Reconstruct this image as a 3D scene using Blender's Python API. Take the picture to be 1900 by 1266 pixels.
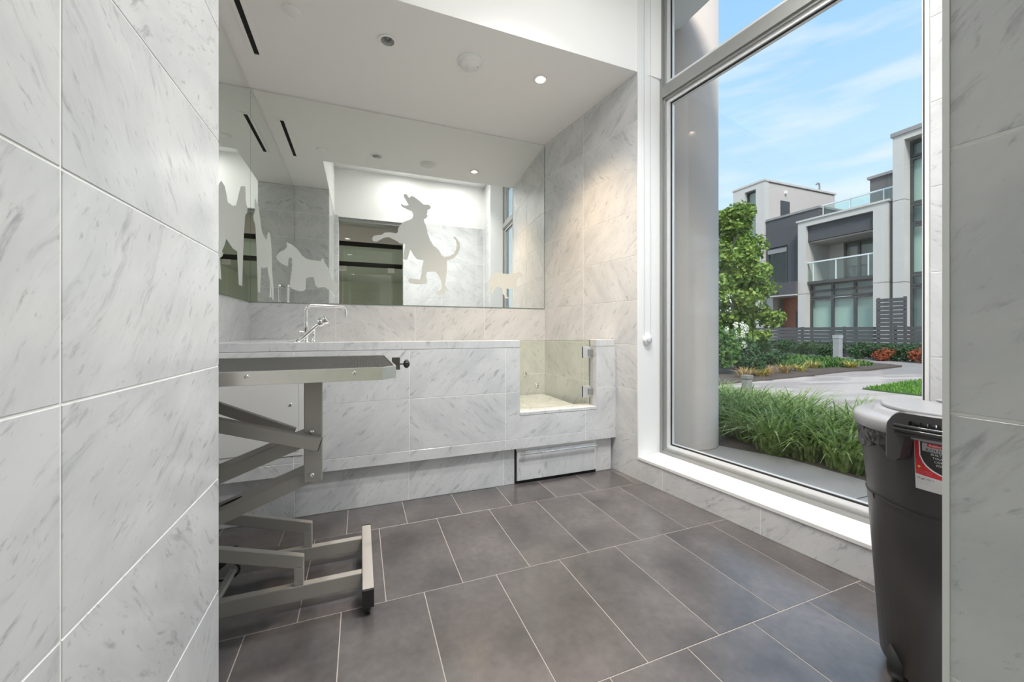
import bpy, math, random
from mathutils import Matrix, Vector

for o in list(bpy.data.objects):
    bpy.data.objects.remove(o)
SC = bpy.context.scene
COL = SC.collection
R = math.radians
rnd = random.Random(7)

# ------------------------------------------------------------------ camera
cam = bpy.data.cameras.new('camera')
cam.sensor_width = 36.0
cam.lens = 720.35 / 1900 * 36
cam.shift_y = -18.9 / 1900
cam.clip_start = 0.02
cam.clip_end = 500
cam_o = bpy.data.objects.new('camera', cam)
COL.objects.link(cam_o)
cam_o.location = (0, 0, 1.01)
cam_o.rotation_euler = (R(90), 0, -0.3723)
SC.camera = cam_o

# ------------------------------------------------------------------ colour management
SC.view_settings.view_transform = 'Standard'
SC.view_settings.look = 'None'
SC.view_settings.gamma = 1
SC.view_settings.use_curve_mapping = False
SC.view_settings.exposure = 0.55

# ------------------------------------------------------------------ world: blue sky, thin drifting cloud
W = bpy.data.worlds.new('sky')
SC.world = W
W.use_nodes = True
nt = W.node_tree
nt.nodes.clear()
def wn(t, **k):
    n = nt.nodes.new(t)
    for a, b in k.items():
        setattr(n, a, b)
    return n
tc = wn('ShaderNodeTexCoord')
sep = wn('ShaderNodeSeparateXYZ')
nt.links.new(tc.outputs['Generated'], sep.inputs[0])
ramp = wn('ShaderNodeValToRGB')
ramp.color_ramp.elements[0].position = 0.0
ramp.color_ramp.elements[0].color = (0.84, 0.945, 1.0, 1)
ramp.color_ramp.elements[1].position = 1.0
ramp.color_ramp.elements[1].color = (0.22, 0.48, 0.95, 1)
e = ramp.color_ramp.elements.new(0.30); e.color = (0.58, 0.82, 1.0, 1)
e = ramp.color_ramp.elements.new(0.58); e.color = (0.36, 0.65, 1.0, 1)
nt.links.new(sep.outputs['Z'], ramp.inputs[0])
mp = wn('ShaderNodeMapping')
mp.inputs['Scale'].default_value = (1.6, 1.6, 9.0)
nt.links.new(tc.outputs['Generated'], mp.inputs[0])
nz = wn('ShaderNodeTexNoise')
nz.inputs['Scale'].default_value = 2.2
nz.inputs['Detail'].default_value = 7
nz.inputs['Roughness'].default_value = 0.55
nt.links.new(mp.outputs[0], nz.inputs[0])
cr = wn('ShaderNodeValToRGB')
cr.color_ramp.elements[0].position = 0.47
cr.color_ramp.elements[0].color = (0, 0, 0, 1)
cr.color_ramp.elements[1].position = 0.72
cr.color_ramp.elements[1].color = (0.75, 0.75, 0.75, 1)
nt.links.new(nz.outputs[0], cr.inputs[0])
mx = wn('ShaderNodeMix', data_type='RGBA')
nt.links.new(cr.outputs[0], mx.inputs[0])
nt.links.new(ramp.outputs[0], mx.inputs[6])
mx.inputs[7].default_value = (0.92, 0.95, 1.0, 1)
bg = wn('ShaderNodeBackground')
bg.inputs['Strength'].default_value = 0.76
nt.links.new(mx.outputs[2], bg.inputs[0])
wo = wn('ShaderNodeOutputWorld')
nt.links.new(bg.outputs[0], wo.inputs[0])

# ------------------------------------------------------------------ sun (hazy, behind our own building)
sl = bpy.data.lights.new('sun', 'SUN')
sl.energy = 2.9
sl.angle = R(18)
sl.color = (1.0, 0.95, 0.88)
so = bpy.data.objects.new('sun', sl)
COL.objects.link(so)
so.rotation_euler = Vector((0.38, 0.50, -0.77)).to_track_quat('-Z', 'Y').to_euler()

# ================================================================== helpers
def tag(o, label=None, cat=None, group=None, kind=None):
    if label: o['label'] = label
    if cat: o['category'] = cat
    if group: o['group'] = group
    if kind: o['kind'] = kind
    return o

def empty(name, loc=(0, 0, 0), rz=0.0):
    o = bpy.data.objects.new(name, None)
    COL.objects.link(o)
    o.location = loc
    o.rotation_euler = (0, 0, rz)
    o.empty_display_size = 0.1
    return o

def frame(o, ux, uy):
    ux = Vector(ux).normalized(); uy = Vector(uy).normalized(); un = ux.cross(uy)
    m = Matrix.Identity(4)
    for i in range(3):
        m[i][0] = ux[i]; m[i][1] = uy[i]; m[i][2] = un[i]; m[i][3] = o[i]
    return m

class MB:
    """collects shapes into one mesh"""
    def __init__(s):
        s.v = []; s.f = []; s.sm = []
    def add(s, vs, fs, M=None, smooth=False):
        b = len(s.v)
        for p in vs:
            p = Vector(p)
            s.v.append(tuple(M @ p) if M is not None else tuple(p))
        for f in fs:
            s.f.append(tuple(i + b for i in f)); s.sm.append(smooth)
        return s
    def box(s, x0, x1, y0, y1, z0, z1, M=None):
        vs = [(x0,y0,z0),(x1,y0,z0),(x1,y1,z0),(x0,y1,z0),(x0,y0,z1),(x1,y0,z1),(x1,y1,z1),(x0,y1,z1)]
        fs = [(3,2,1,0),(4,5,6,7),(0,1,5,4),(1,2,6,5),(2,3,7,6),(3,0,4,7)]
        return s.add(vs, fs, M)
    def prism(s, pts, z0, z1, M=None):
        n = len(pts)
        ar = sum(pts[i][0]*pts[(i+1)%n][1] - pts[(i+1)%n][0]*pts[i][1] for i in range(n))
        if ar < 0: pts = pts[::-1]
        vs = [(p[0],p[1],z0) for p in pts] + [(p[0],p[1],z1) for p in pts]
        fs = [tuple(range(n-1,-1,-1)), tuple(range(n,2*n))]
        fs += [(i,(i+1)%n,(i+1)%n+n,i+n) for i in range(n)]
        return s.add(vs, fs, M)
    def tube(s, path, r, seg=10, M=None, cap=True):
        path = [Vector(p) for p in path]; n = len(path)
        rr = r if isinstance(r, (list, tuple)) else [r]*n
        vs = []; fs = []
        t0 = (path[1]-path[0]).normalized()
        a = Vector((0,0,1)) if abs(t0.z) < .9 else Vector((1,0,0))
        nrm = t0.cross(a).normalized()
        for i, p in enumerate(path):
            if i == 0: t = path[1]-path[0]
            elif i == n-1: t = path[-1]-path[-2]
            else: t = (path[i+1]-path[i]).normalized() + (path[i]-path[i-1]).normalized()
            t.normalize()
            nrm = (nrm - t*nrm.dot(t)).normalized(); b = t.cross(nrm)
            for k in range(seg):
                g = 2*math.pi*k/seg
                vs.append(p + (nrm*math.cos(g) + b*math.sin(g))*rr[i])
        for i in range(n-1):
            for k in range(seg):
                k2 = (k+1) % seg
                fs.append((i*seg+k, i*seg+k2, (i+1)*seg+k2, (i+1)*seg+k))
        s.add(vs, fs, M, True)
        if cap:
            s.add(vs[:seg], [tuple(range(seg-1,-1,-1))], M)
            s.add(vs[-seg:], [tuple(range(seg))], M)
        return s
    def lathe(s, prof, seg=32, M=None, smooth=True, a0=0, a1=360):
        full = (a1-a0) >= 359.9
        m = seg if full else seg+1
        vs = []; fs = []
        for (r, z) in prof:
            for k in range(m):
                g = R(a0 + (a1-a0)*k/seg)
                vs.append((r*math.cos(g), r*math.sin(g), z))
        for i in range(len(prof)-1):
            for k in range(seg):
                k2 = (k+1) % m
                fs.append((i*m+k, i*m+k2, (i+1)*m+k2, (i+1)*m+k))
        return s.add(vs, fs, M, smooth)
    def bar(s, p, q, w, h, up=(0,0,1)):
        """rectangular bar from p to q; w across, h along up"""
        p = Vector(p); q = Vector(q); t = (q-p); L = t.length; t.normalize()
        up = Vector(up); side = t.cross(up).normalized(); u = side.cross(t)
        M = Matrix.Identity(4)
        for i in range(3):
            M[i][0] = t[i]; M[i][1] = side[i]; M[i][2] = u[i]; M[i][3] = p[i]
        return s.box(0, L, -w/2, w/2, -h/2, h/2, M)
    def build(s, name, mat, parent=None, bevel=0, origin=None):
        me = bpy.data.meshes.new(name)
        if origin is not None:
            o_ = Vector(origin); s.v = [tuple(Vector(p)-o_) for p in s.v]
        me.from_pydata(s.v, [], s.f)
        me.polygons.foreach_set('use_smooth', s.sm)
        me.update()
        ob = bpy.data.objects.new(name, me)
        COL.objects.link(ob)
        if mat: me.materials.append(mat)
        if parent: ob.parent = parent
        if origin is not None: ob.location = origin
        if bevel:
            b = ob.modifiers.new('bevel', 'BEVEL'); b.width = bevel; b.segments = 2
            b.limit_method = 'ANGLE'; b.angle_limit = R(40)
        return ob

def arc(c, r, a0, a1, n=8, plane='xz'):
    out = []
    for i in range(n+1):
        g = R(a0 + (a1-a0)*i/n)
        x = r*math.cos(g); y = r*math.sin(g)
        if plane == 'xz': out.append((c[0]+x, c[1], c[2]+y))
        elif plane == 'yz': out.append((c[0], c[1]+x, c[2]+y))
        else: out.append((c[0]+x, c[1]+y, c[2]))
    return out

# ------------------------------------------------------------------ materials
MATS = {}
def nmat(name):
    m = bpy.data.materials.new(name); m.use_nodes = True
    n = m.node_tree; b = n.nodes['Principled BSDF']
    MATS[name] = m
    return m, n, b

def plain(name, col, rough=0.5, metal=0.0, spec=0.5, var=0.0, scale=8.0, bump=0.0):
    m, n, b = nmat(name)
    b.inputs['Base Color'].default_value = (*col, 1)
    b.inputs['Roughness'].default_value = rough
    b.inputs['Metallic'].default_value = metal
    b.inputs['Specular IOR Level'].default_value = spec
    if var or bump:
        t = n.nodes.new('ShaderNodeTexCoord')
        z = n.nodes.new('ShaderNodeTexNoise')
        z.inputs['Scale'].default_value = scale; z.inputs['Detail'].default_value = 6
        n.links.new(t.outputs['Object'], z.inputs[0])
        if var:
            r = n.nodes.new('ShaderNodeMix'); r.data_type = 'RGBA'
            r.inputs[6].default_value = (*[c*(1-var) for c in col], 1)
            r.inputs[7].default_value = (*[min(1, c*(1+var)) for c in col], 1)
            n.links.new(z.outputs[0], r.inputs[0]); n.links.new(r.outputs[2], b.inputs['Base Color'])
        if bump:
            u = n.nodes.new('ShaderNodeBump'); u.inputs['Strength'].default_value = bump
            u.inputs['Distance'].default_value = 0.01
            n.links.new(z.outputs[0], u.inputs['Height']); n.links.new(u.outputs[0], b.inputs['Normal'])
    return m

def marble(name, rough=0.16):
    """white marble with soft grey diagonal veining, every piece cut from another place of the block"""
    m, n, b = nmat(name)
    N = n.nodes.new; Lk = n.links.new
    t = N('ShaderNodeTexCoord'); oi = N('ShaderNodeObjectInfo')
    mul = N('ShaderNodeVectorMath'); mul.operation = 'MULTIPLY_ADD'
    cmb = N('ShaderNodeCombineXYZ')
    for i, k in enumerate((37.0, 91.0, 53.0)):
        q = N('ShaderNodeMath'); q.operation = 'MULTIPLY'; q.inputs[1].default_value = k
        Lk(oi.outputs['Random'], q.inputs[0]); Lk(q.outputs[0], cmb.inputs[i])
    ad = N('ShaderNodeVectorMath'); ad.operation = 'ADD'
    Lk(t.outputs['Object'], ad.inputs[0]); Lk(cmb.outputs[0], ad.inputs[1])
    # vein direction differs a little from piece to piece
    rot = N('ShaderNodeVectorRotate'); rot.rotation_type = 'Z_AXIS'
    f1 = N('ShaderNodeMath'); f1.operation = 'MULTIPLY'; f1.inputs[1].default_value = 7.3; Lk(oi.outputs['Random'], f1.inputs[0])
    f2 = N('ShaderNodeMath'); f2.operation = 'FRACT'; Lk(f1.outputs[0], f2.inputs[0])
    fg = N('ShaderNodeMath'); fg.operation = 'GREATER_THAN'; fg.inputs[1].default_value = .68; Lk(f2.outputs[0], fg.inputs[0])
    an = N('ShaderNodeMath'); an.operation = 'MULTIPLY_ADD'; an.inputs[1].default_value = 0.5; an.inputs[2].default_value = -0.95
    Lk(oi.outputs['Random'], an.inputs[0])
    an2 = N('ShaderNodeMath'); an2.operation = 'MULTIPLY_ADD'; an2.inputs[1].default_value = 1.5
    Lk(fg.outputs[0], an2.inputs[0]); Lk(an.outputs[0], an2.inputs[2]); Lk(an2.outputs[0], rot.inputs['Angle'])
    Lk(ad.outputs[0], rot.inputs['Vector'])
    # wavy warp
    wz = N('ShaderNodeTexNoise'); wz.inputs['Scale'].default_value = 4.0; wz.inputs['Detail'].default_value = 3
    Lk(rot.outputs[0], wz.inputs[0])
    ws = N('ShaderNodeVectorMath'); ws.operation = 'MULTIPLY_ADD'
    ws.inputs[1].default_value = (0.10, 0.10, 0.10)
    Lk(wz.outputs['Color'], ws.inputs[0]); Lk(rot.outputs[0], ws.inputs[2])
    def noise(scl, det, rgh, ms):
        p = N('ShaderNodeMapping'); p.inputs['Scale'].default_value = ms
        Lk(ws.outputs[0], p.inputs[0])
        z = N('ShaderNodeTexNoise'); z.inputs['Scale'].default_value = scl
        z.inputs['Detail'].default_value = det; z.inputs['Roughness'].default_value = rgh
        Lk(p.outputs[0], z.inputs[0]); return z
    def rmp(z, p0, p1, inv=False):
        r = N('ShaderNodeMapRange'); r.interpolation_type = 'SMOOTHSTEP'
        r.inputs['From Min'].default_value = p0; r.inputs['From Max'].default_value = p1
        Lk(z.outputs[0], r.inputs['Value']); return r
    cloud = rmp(noise(3.0, 5, .6, (1.0, 2.2, 1)), .35, .72)
    streak = rmp(noise(11.0, 6, .62, (1.0, 3.8, 1)), .56, .73)
    vein = rmp(noise(3.6, 8, .66, (1.0, 6.0, 1)), .555, .70)
    speck = rmp(noise(34.0, 4, .6, (1.0, 2.4, 1)), .60, .74)
    def mix(fac, a, bcol, k):
        f = N('ShaderNodeMath'); f.operation = 'MULTIPLY'; f.inputs[1].default_value = k
        Lk(fac.outputs[0], f.inputs[0])
        x = N('ShaderNodeMix'); x.data_type = 'RGBA'
        Lk(f.outputs[0], x.inputs[0])
        if isinstance(a, tuple): x.inputs[6].default_value = a
        else: Lk(a, x.inputs[6])
        x.inputs[7].default_value = bcol
        return x.outputs[2]
    c = mix(cloud, (0.68, 0.685, 0.69, 1), (0.53, 0.543, 0.56, 1), .75)
    c = mix(vein, c, (0.27, 0.28, 0.30, 1), .36)
    c = mix(streak, c, (0.20, 0.21, 0.23, 1), .50)
    c = mix(speck, c, (0.20, 0.21, 0.23, 1), .40)
    Lk(c, b.inputs['Base Color'])
    b.inputs['Roughness'].default_value = rough
    b.inputs['Specular IOR Level'].default_value = 0.45
    return m

def floor_mat(name):
    m, n, b = nmat(name)
    N = n.nodes.new; Lk = n.links.new
    t = N('ShaderNodeTexCoord'); oi = N('ShaderNodeObjectInfo')
    cmb = N('ShaderNodeCombineXYZ')
    for i, k in enumerate((41.0, 77.0, 13.0)):
        q = N('ShaderNodeMath'); q.operation = 'MULTIPLY'; q.inputs[1].default_value = k
        Lk(oi.outputs['Random'], q.inputs[0]); Lk(q.outputs[0], cmb.inputs[i])
    ad = N('ShaderNodeVectorMath'); ad.operation = 'ADD'
    Lk(t.outputs['Object'], ad.inputs[0]); Lk(cmb.outputs[0], ad.inputs[1])
    z = N('ShaderNodeTexNoise'); z.inputs['Scale'].default_value = 3.2; z.inputs['Detail'].default_value = 8; z.inputs['Roughness'].default_value = .6
    z2 = N('ShaderNodeTexNoise'); z2.inputs['Scale'].default_value = 38; z2.inputs['Detail'].default_value = 5
    Lk(ad.outputs[0], z.inputs[0]); Lk(ad.outputs[0], z2.inputs[0])
    r = N('ShaderNodeValToRGB')
    r.color_ramp.elements[0].position = .30; r.color_ramp.elements[0].color = (0.074, 0.066, 0.067, 1)
    r.color_ramp.elements[1].position = .72; r.color_ramp.elements[1].color = (0.195, 0.176, 0.174, 1)
    Lk(z.outputs[0], r.inputs[0])
    x = N('ShaderNodeMix'); x.data_type = 'RGBA'; x.blend_type = 'MULTIPLY'
    x.inputs[0].default_value = .55
    Lk(r.outputs[0], x.inputs[6]); Lk(z2.outputs[0], x.inputs[7])
    mr = N('ShaderNodeMapRange'); mr.inputs['To Min'].default_value = .26; mr.inputs['To Max'].default_value = .34
    Lk(z.outputs[0], mr.inputs[0]); Lk(mr.outputs[0], b.inputs['Roughness'])
    Lk(x.outputs[2], b.inputs['Base Color'])
    u = N('ShaderNodeBump'); u.inputs['Strength'].default_value = .06; u.inputs['Distance'].default_value = .004
    Lk(z2.outputs[0], u.inputs['Height']); Lk(u.outputs[0], b.inputs['Normal'])
    b.inputs['Specular IOR Level'].default_value = 1.0
    b.inputs['Coat Weight'].default_value = .35; b.inputs['Coat Roughness'].default_value = .18
    return m

def pane(name, tint, refl=1.5, rough=0.0):
    """thin clear sheet: straight-through light with a tint plus surface reflection"""
    m = bpy.data.materials.new(name); m.use_nodes = True
    n = m.node_tree; n.nodes.clear()
    o = n.nodes.new('ShaderNodeOutputMaterial'); x = n.nodes.new('ShaderNodeMixShader')
    t = n.nodes.new('ShaderNodeBsdfTransparent'); t.inputs[0].default_value = (*tint, 1)
    g = n.nodes.new('ShaderNodeBsdfGlossy'); g.inputs['Roughness'].default_value = rough
    # Schlick reflectance, alike from both sides of the sheet
    ge = n.nodes.new('ShaderNodeNewGeometry')
    dt = n.nodes.new('ShaderNodeVectorMath'); dt.operation = 'DOT_PRODUCT'
    n.links.new(ge.outputs['Incoming'], dt.inputs[0]); n.links.new(ge.outputs['Normal'], dt.inputs[1])
    ab = n.nodes.new('ShaderNodeMath'); ab.operation = 'ABSOLUTE'; n.links.new(dt.outputs['Value'], ab.inputs[0])
    su = n.nodes.new('ShaderNodeMath'); su.operation = 'SUBTRACT'; su.inputs[0].default_value = 1; n.links.new(ab.outputs[0], su.inputs[1])
    pw = n.nodes.new('ShaderNodeMath'); pw.operation = 'POWER'; pw.inputs[1].default_value = 5; n.links.new(su.outputs[0], pw.inputs[0])
    f0 = ((refl-1)/(refl+1))**2
    fr = n.nodes.new('ShaderNodeMath'); fr.operation = 'MULTIPLY_ADD'; fr.inputs[1].default_value = 1-f0; fr.inputs[2].default_value = f0
    n.links.new(pw.outputs[0], fr.inputs[0])
    n.links.new(fr.outputs[0], x.inputs[0]); n.links.new(t.outputs[0], x.inputs[1]); n.links.new(g.outputs[0], x.inputs[2])
    n.links.new(x.outputs[0], o.inputs[0])
    MATS[name] = m
    return m

def emit(name, col, st):
    m = bpy.data.materials.new(name); m.use_nodes = True
    n = m.node_tree; n.nodes.clear()
    o = n.nodes.new('ShaderNodeOutputMaterial'); e = n.nodes.new('ShaderNodeEmission')
    e.inputs[0].default_value = (*col, 1); e.inputs[1].default_value = st
    n.links.new(e.outputs[0], o.inputs[0]); MATS[name] = m
    return m

def leafmat(name, c0, c1, rough=.55, scale=9):
    m, n, b = nmat(name)
    t = n.nodes.new('ShaderNodeTexCoord'); z = n.nodes.new('ShaderNodeTexNoise')
    z.inputs['Scale'].default_value = scale; z.inputs['Detail'].default_value = 3
    n.links.new(t.outputs['Object'], z.inputs[0])
    r = n.nodes.new('ShaderNodeValToRGB')
    r.color_ramp.elements[0].position = .35; r.color_ramp.elements[0].color = (*c0, 1)
    r.color_ramp.elements[1].position = .65; r.color_ramp.elements[1].color = (*c1, 1)
    n.links.new(z.outputs[0], r.inputs[0]); n.links.new(r.outputs[0], b.inputs['Base Color'])
    b.inputs['Roughness'].default_value = rough
    tr = n.nodes.new('ShaderNodeBsdfTranslucent'); mixs = n.nodes.new('ShaderNodeMixShader')
    mixs.inputs[0].default_value = .3
    n.links.new(r.outputs[0], tr.inputs[0]); n.links.new(b.outputs[0], mixs.inputs[1]); n.links.new(tr.outputs[0], mixs.inputs[2])
    n.links.new(mixs.outputs[0], n.nodes['Material Output'].inputs[0])
    return m

M_MARBLE = marble('marble')
M_FLOOR = floor_mat('floor_tile')
M_GROUT = plain('grout_light', (.88, .87, .85), .9)
M_FGROUT = plain('floor_grout', (.42, .38, .35), .95)
M_WHITE = plain('white_paint', (.86, .86, .85), .7, spec=.25)
M_TRIMW = plain('white_trim', (.84, .84, .83), .4)
M_CEIL = plain('ceiling_paint', (.88, .875, .865), .85, spec=.2)
M_SLOT = plain('slot_black', (.012, .012, .012), .9)
M_CHROME = plain('chrome', (.86, .86, .86), .08, 1.0)
M_STEEL = plain('brushed_steel', (.80, .77, .74), .36, 1.0, var=.06, scale=40)
M_PAINTG = plain('grey_powder_coat', (.245, .232, .212), .42)
M_PAINTL = plain('warm_grey_powder_coat', (.40, .375, .345), .42)
M_BLACK = plain('black_plastic', (.022, .022, .022), .45)
M_BIN = plain('dark_grey_plastic', (.048, .046, .048), .42, bump=.02, scale=300)
M_LID = plain('lid_plastic', (.33, .33, .345), .28)
M_BAG = plain('black_bag_film', (.03, .03, .032), .18, bump=1.0, scale=40)
M_ALU = plain('anodised_aluminium', (.34, .345, .335), .42, .5)
M_ALU2 = plain('silver_bead', (.78, .79, .80), .3, .3)
M_GASKET = plain('black_gasket', (.02, .02, .022), .6)
M_GLASS = pane('window_glass', (.97, .985, .98), 1.45)
M_GATE = pane('gate_glass', (.93, .95, .89), 1.45)
M_GEDGE = plain('glass_edge', (.10, .19, .15), .15)
M_DOORGL = pane('door_glass', (.84, .93, .87), 1.5)
M_HINGE = plain('satin_chrome', (.80, .80, .80), .28, .6)
M_REFL = plain('facet_reflector', (.85, .85, .85), .22, .75)
M_PANEL = plain('access_panel_white', (.70, .70, .69), .45)

# mirror: silvered glass with a faint green cast; frosted film silhouettes
M_MIRROR = plain('mirror_silver', (.90, .925, .90), 0.0, 1.0)
M_FROST = plain('frosted_film', (.72, .745, .72), .6, .12)

# brushed lines in the ribbed mat
def ribbed():
    m, n, b = nmat('ribbed_rubber')
    t = n.nodes.new('ShaderNodeTexCoord'); w = n.nodes.new('ShaderNodeTexWave')
    w.bands_direction = 'X'; w.inputs['Scale'].default_value = 60; w.inputs['Distortion'].default_value = 0
    n.links.new(t.outputs['Object'], w.inputs[0])
    u = n.nodes.new('ShaderNodeBump'); u.inputs['Strength'].default_value = .8; u.inputs['Distance'].default_value = .003
    n.links.new(w.outputs['Fac'], u.inputs['Height']); n.links.new(u.outputs[0], b.inputs['Normal'])
    b.inputs['Base Color'].default_value = (.045, .045, .042, 1); b.inputs['Roughness'].default_value = .6; b.inputs['Specular IOR Level'].default_value = .3
    return m
M_RIB = ribbed()

# ------------------------------------------------------------------ tiles
TCACHE = {}
def tile(parent, M, a0, a1, b0, b1, mat, t=0.008, gap=0.0036, ch=0.0008, name='tile'):
    w = a1 - a0 - gap; h = b1 - b0 - gap
    if w <= 0.002 or h <= 0.002: return None
    key = (round(w, 4), round(h, 4), t, mat.name)
    me = TCACHE.get(key)
    if me is None:
        x, y = w/2, h/2; c = min(ch, x*.4, y*.4)
        vs = [(-x,-y,-t),(x,-y,-t),(x,y,-t),(-x,y,-t),(-x,-y,-c),(x,-y,-c),(x,y,-c),(-x,y,-c),
              (-x+c,-y+c,0),(x-c,-y+c,0),(x-c,y-c,0),(-x+c,y-c,0)]
        fs = [(8,9,10,11)] + [(i,(i+1)%4,(i+1)%4+4,i+4) for i in range(4)] + [(i+4,(i+1)%4+4,(i+1)%4+8,i+8) for i in range(4)] + [(3,2,1,0)]
        me = bpy.data.meshes.new(name); me.from_pydata(vs, [], fs); me.update(); me.materials.append(mat)
        TCACHE[key] = me
    o = bpy.data.objects.new(name, me); COL.objects.link(o)
    o.parent = parent
    o.matrix_basis = M @ Matrix.Translation(((a0+a1)/2, (b0+b1)/2, 0))
    return o

def ptile(parent, M, pts, mat, t=0.008, gap=0.0018, name='tile'):
    """polygon tile (L shapes): inset by gap towards its centroid side, origin at bounding box centre"""
    cx = (min(p[0] for p in pts)+max(p[0] for p in pts))/2; cy = (min(p[1] for p in pts)+max(p[1] for p in pts))/2
    n = len(pts); ar = sum(pts[i][0]*pts[(i+1)%n][1]-pts[(i+1)%n][0]*pts[i][1] for i in range(n))
    if ar < 0: pts = pts[::-1]
    q = []
    for i in range(n):
        a, b_, c_ = Vector(pts[i-1]), Vector(pts[i]), Vector(pts[(i+1)%n])
        e1 = (b_-a).normalized(); e2 = (c_-b_).normalized()
        n1 = Vector((-e1.y, e1.x)); n2 = Vector((-e2.y, e2.x))
        k = 1 + n1.dot(n2)
        q.append(tuple(b_ + (n1+n2)*(gap/max(k, .2)) - Vector((cx, cy))))
    mb = MB().prism(q, -t, 0)
    o = mb.build(name, mat, parent)
    o.matrix_basis = M @ Matrix.Translation((cx, cy, 0))
    return o

def edges(lo, hi, org, step):
    k = math.ceil((lo - org)/step - 1e-6); out = [lo]
    while org + k*step < hi - 1e-6:
        v = org + k*step
        if v > lo + 0.004: out.append(v)
        k += 1
    out.append(hi)
    return out

def grid(parent, M, ae, be, mat, skip=None, **k):
    for i in range(len(ae)-1):
        for j in range(len(be)-1):
            if skip and skip(ae[i], ae[i+1], be[j], be[j+1]): continue
            tile(parent, M, ae[i], ae[i+1], be[j], be[j+1], mat, **k)

def struct(name, mb, mat, parent=None):
    o = mb.build(name, mat, parent)
    o['kind'] = 'structure'
    return o

TH = 0.0012               # the grout lies this far behind the tile faces
YB = 3.30                 # back wall
YT = 2.347                # front of the bath
XL = -0.745               # left wall of the wash area
ZC = 2.765                # lowered ceiling
ZH = 3.45                 # high ceiling
ZROWS = [0.305*k for k in range(0, 10)]       # wall courses

# ================================================================== FLOOR
fl = struct('floor', MB().box(-2.6, 2.3, -9.2, 3.5, -0.15, -0.0012), M_FGROUT)
FM = frame((0, 0, 0), (1, 0, 0), (0, 1, 0))
tw, tl, yc = 0.2937, 0.5714, 2.093
for r_ in range(0, 6):
    y1 = yc + tl - r_*tl; y0 = y1 - tl
    org = 0.230 if (r_ % 2 == 0) else 0.0895
    ylo, yhi = max(y0, -0.75), min(y1, 2.40)
    if yhi <= ylo: continue
    for a0, a1 in zip(edges(-0.745, 2.05, org, tw)[:-1], edges(-0.745, 2.05, org, tw)[1:]):
        tile(fl, FM, a0, a1, ylo, yhi, M_FLOOR, t=0.0029, gap=0.0032, ch=0.0007)

# ================================================================== WALLS
# --- back wall (behind the bath and the mirror)
wb = struct('wall_back', MB().box(-0.9, 2.05, YB+TH, YB+0.15, 0, ZH), M_GROUT)
BM = frame((0, YB, 0), (1, 0, 0), (0, 0, 1))
XR_B = 1.6166                                            # corner with the window wall
grid(wb, BM, edges(XL, XR_B, -0.176, 0.6015), [0.40, 0.61, 0.915, 1.217], M_MARBLE)

# --- left wall of the wash area
wl = struct('wall_left', MB().box(-0.9, XL-TH, 1.279, YB, 0, ZC), M_GROUT)
LM = frame((XL, 0, 0), (0, 1, 0), (0, 0, 1))
grid(wl, LM, [1.279, 1.80, 2.40, YB], [0.0, 0.305, 0.61, 0.915, 1.217], M_MARBLE)

# --- near left wall, beside the camera
wn_ = struct('wall_near_left', MB().box(-0.9, -0.36-TH, 0.038, 1.279-TH, 0, ZC), M_GROUT)
NM = frame((-0.36, 0, 0), (0, 1, 0), (0, 0, 1))
grid(wn_, NM, edges(0.246, 1.279, 0.679, 0.6), ZROWS + [ZC], M_MARBLE)
NE = frame((0, 1.279, 0), (-1, 0, 0), (0, 0, 1))
grid(wn_, NE, [0.36, 0.752], ZROWS + [ZC], M_MARBLE)

# --- rear wall with the doorway the photograph was taken from
DX0, DX1, DZ = -0.306, 0.634, 2.72
mb = MB().box(DX1+TH, 2.25, 0.038, 0.238-TH, 0, ZH).box(-0.36, DX0, 0.038, 0.238-TH, 0, ZH).box(DX0, DX1+TH, 0.038, 0.238-TH, DZ, ZH)
wr = struct('wall_rear', mb, M_WHITE)
RM = frame((0, 0.238, 0), (-1, 0, 0), (0, 0, 1))
grid(wr, RM, edges(-1.962, -DX1, -0.634-0.6, 0.6), ZROWS, M_MARBLE)
grid(wr, RM, [-DX0, 0.36], ZROWS, M_MARBLE)
JM = frame((DX1, 0, 0), (0, -1, 0), (0, 0, 1))
grid(wr, JM, [-0.236, -0.04], ZROWS, M_MARBLE)
MB().box(DX1-.0015, DX1+.006, 0.2335, 0.2395, 0, 2.72).build('edge_strip', M_TRIMW, wr)

# --- window wall, turned a little from the others
wdir = Vector((0.1136, -0.9935, 0)); wnor = Vector((-0.9935, -0.1136, 0))   # along (towards camera), inward
WO = Vector((XR_B, YB, 0))
WM = frame(WO, wdir, (0, 0, 1))            # local x along, y up, z inward
def wpt(s_, o_, z_):
    """point on the window wall: s along, o outwards, z up"""
    p = WO + wdir*s_ - wnor*o_
    return Vector((p.x, p.y, z_))
S0, S1, SZ = 1.165, 2.562, 0.159           # opening and sill height
WT = 0.30
mb = MB()
mb.box(-0.2, S0, 0, ZH, -WT, -TH, WM)
mb.box(S1, 3.3, 0, ZH, -WT, -TH, WM)
mb.box(S0, S1, 0, SZ-0.02, -WT, -TH, WM)
ww = struct('wall_right', mb, M_GROUT)
grid(ww, WM, edges(0, S0, 0.581, 0.6), ZROWS[1:] + [ZC], M_MARBLE)
grid(ww, WM, edges(0, 0.775, 0.775, 0.6), [0, 0.305], M_MARBLE)
ptile(ww, WM, [(0.775, 0), (1.3745, 0), (1.3745, SZ-0.019), (S0, SZ-0.019), (S0, 0.305), (0.775, 0.305)], M_MARBLE, t=TH)
grid(ww, WM, edges(1.3745, S1, 1.3745, 0.597), [0, SZ-0.019], M_MARBLE)
grid(ww, WM, edges(S1, 3.06, S1+.6, 0.6), ZROWS + [3.05, ZH], M_MARBLE)
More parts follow.
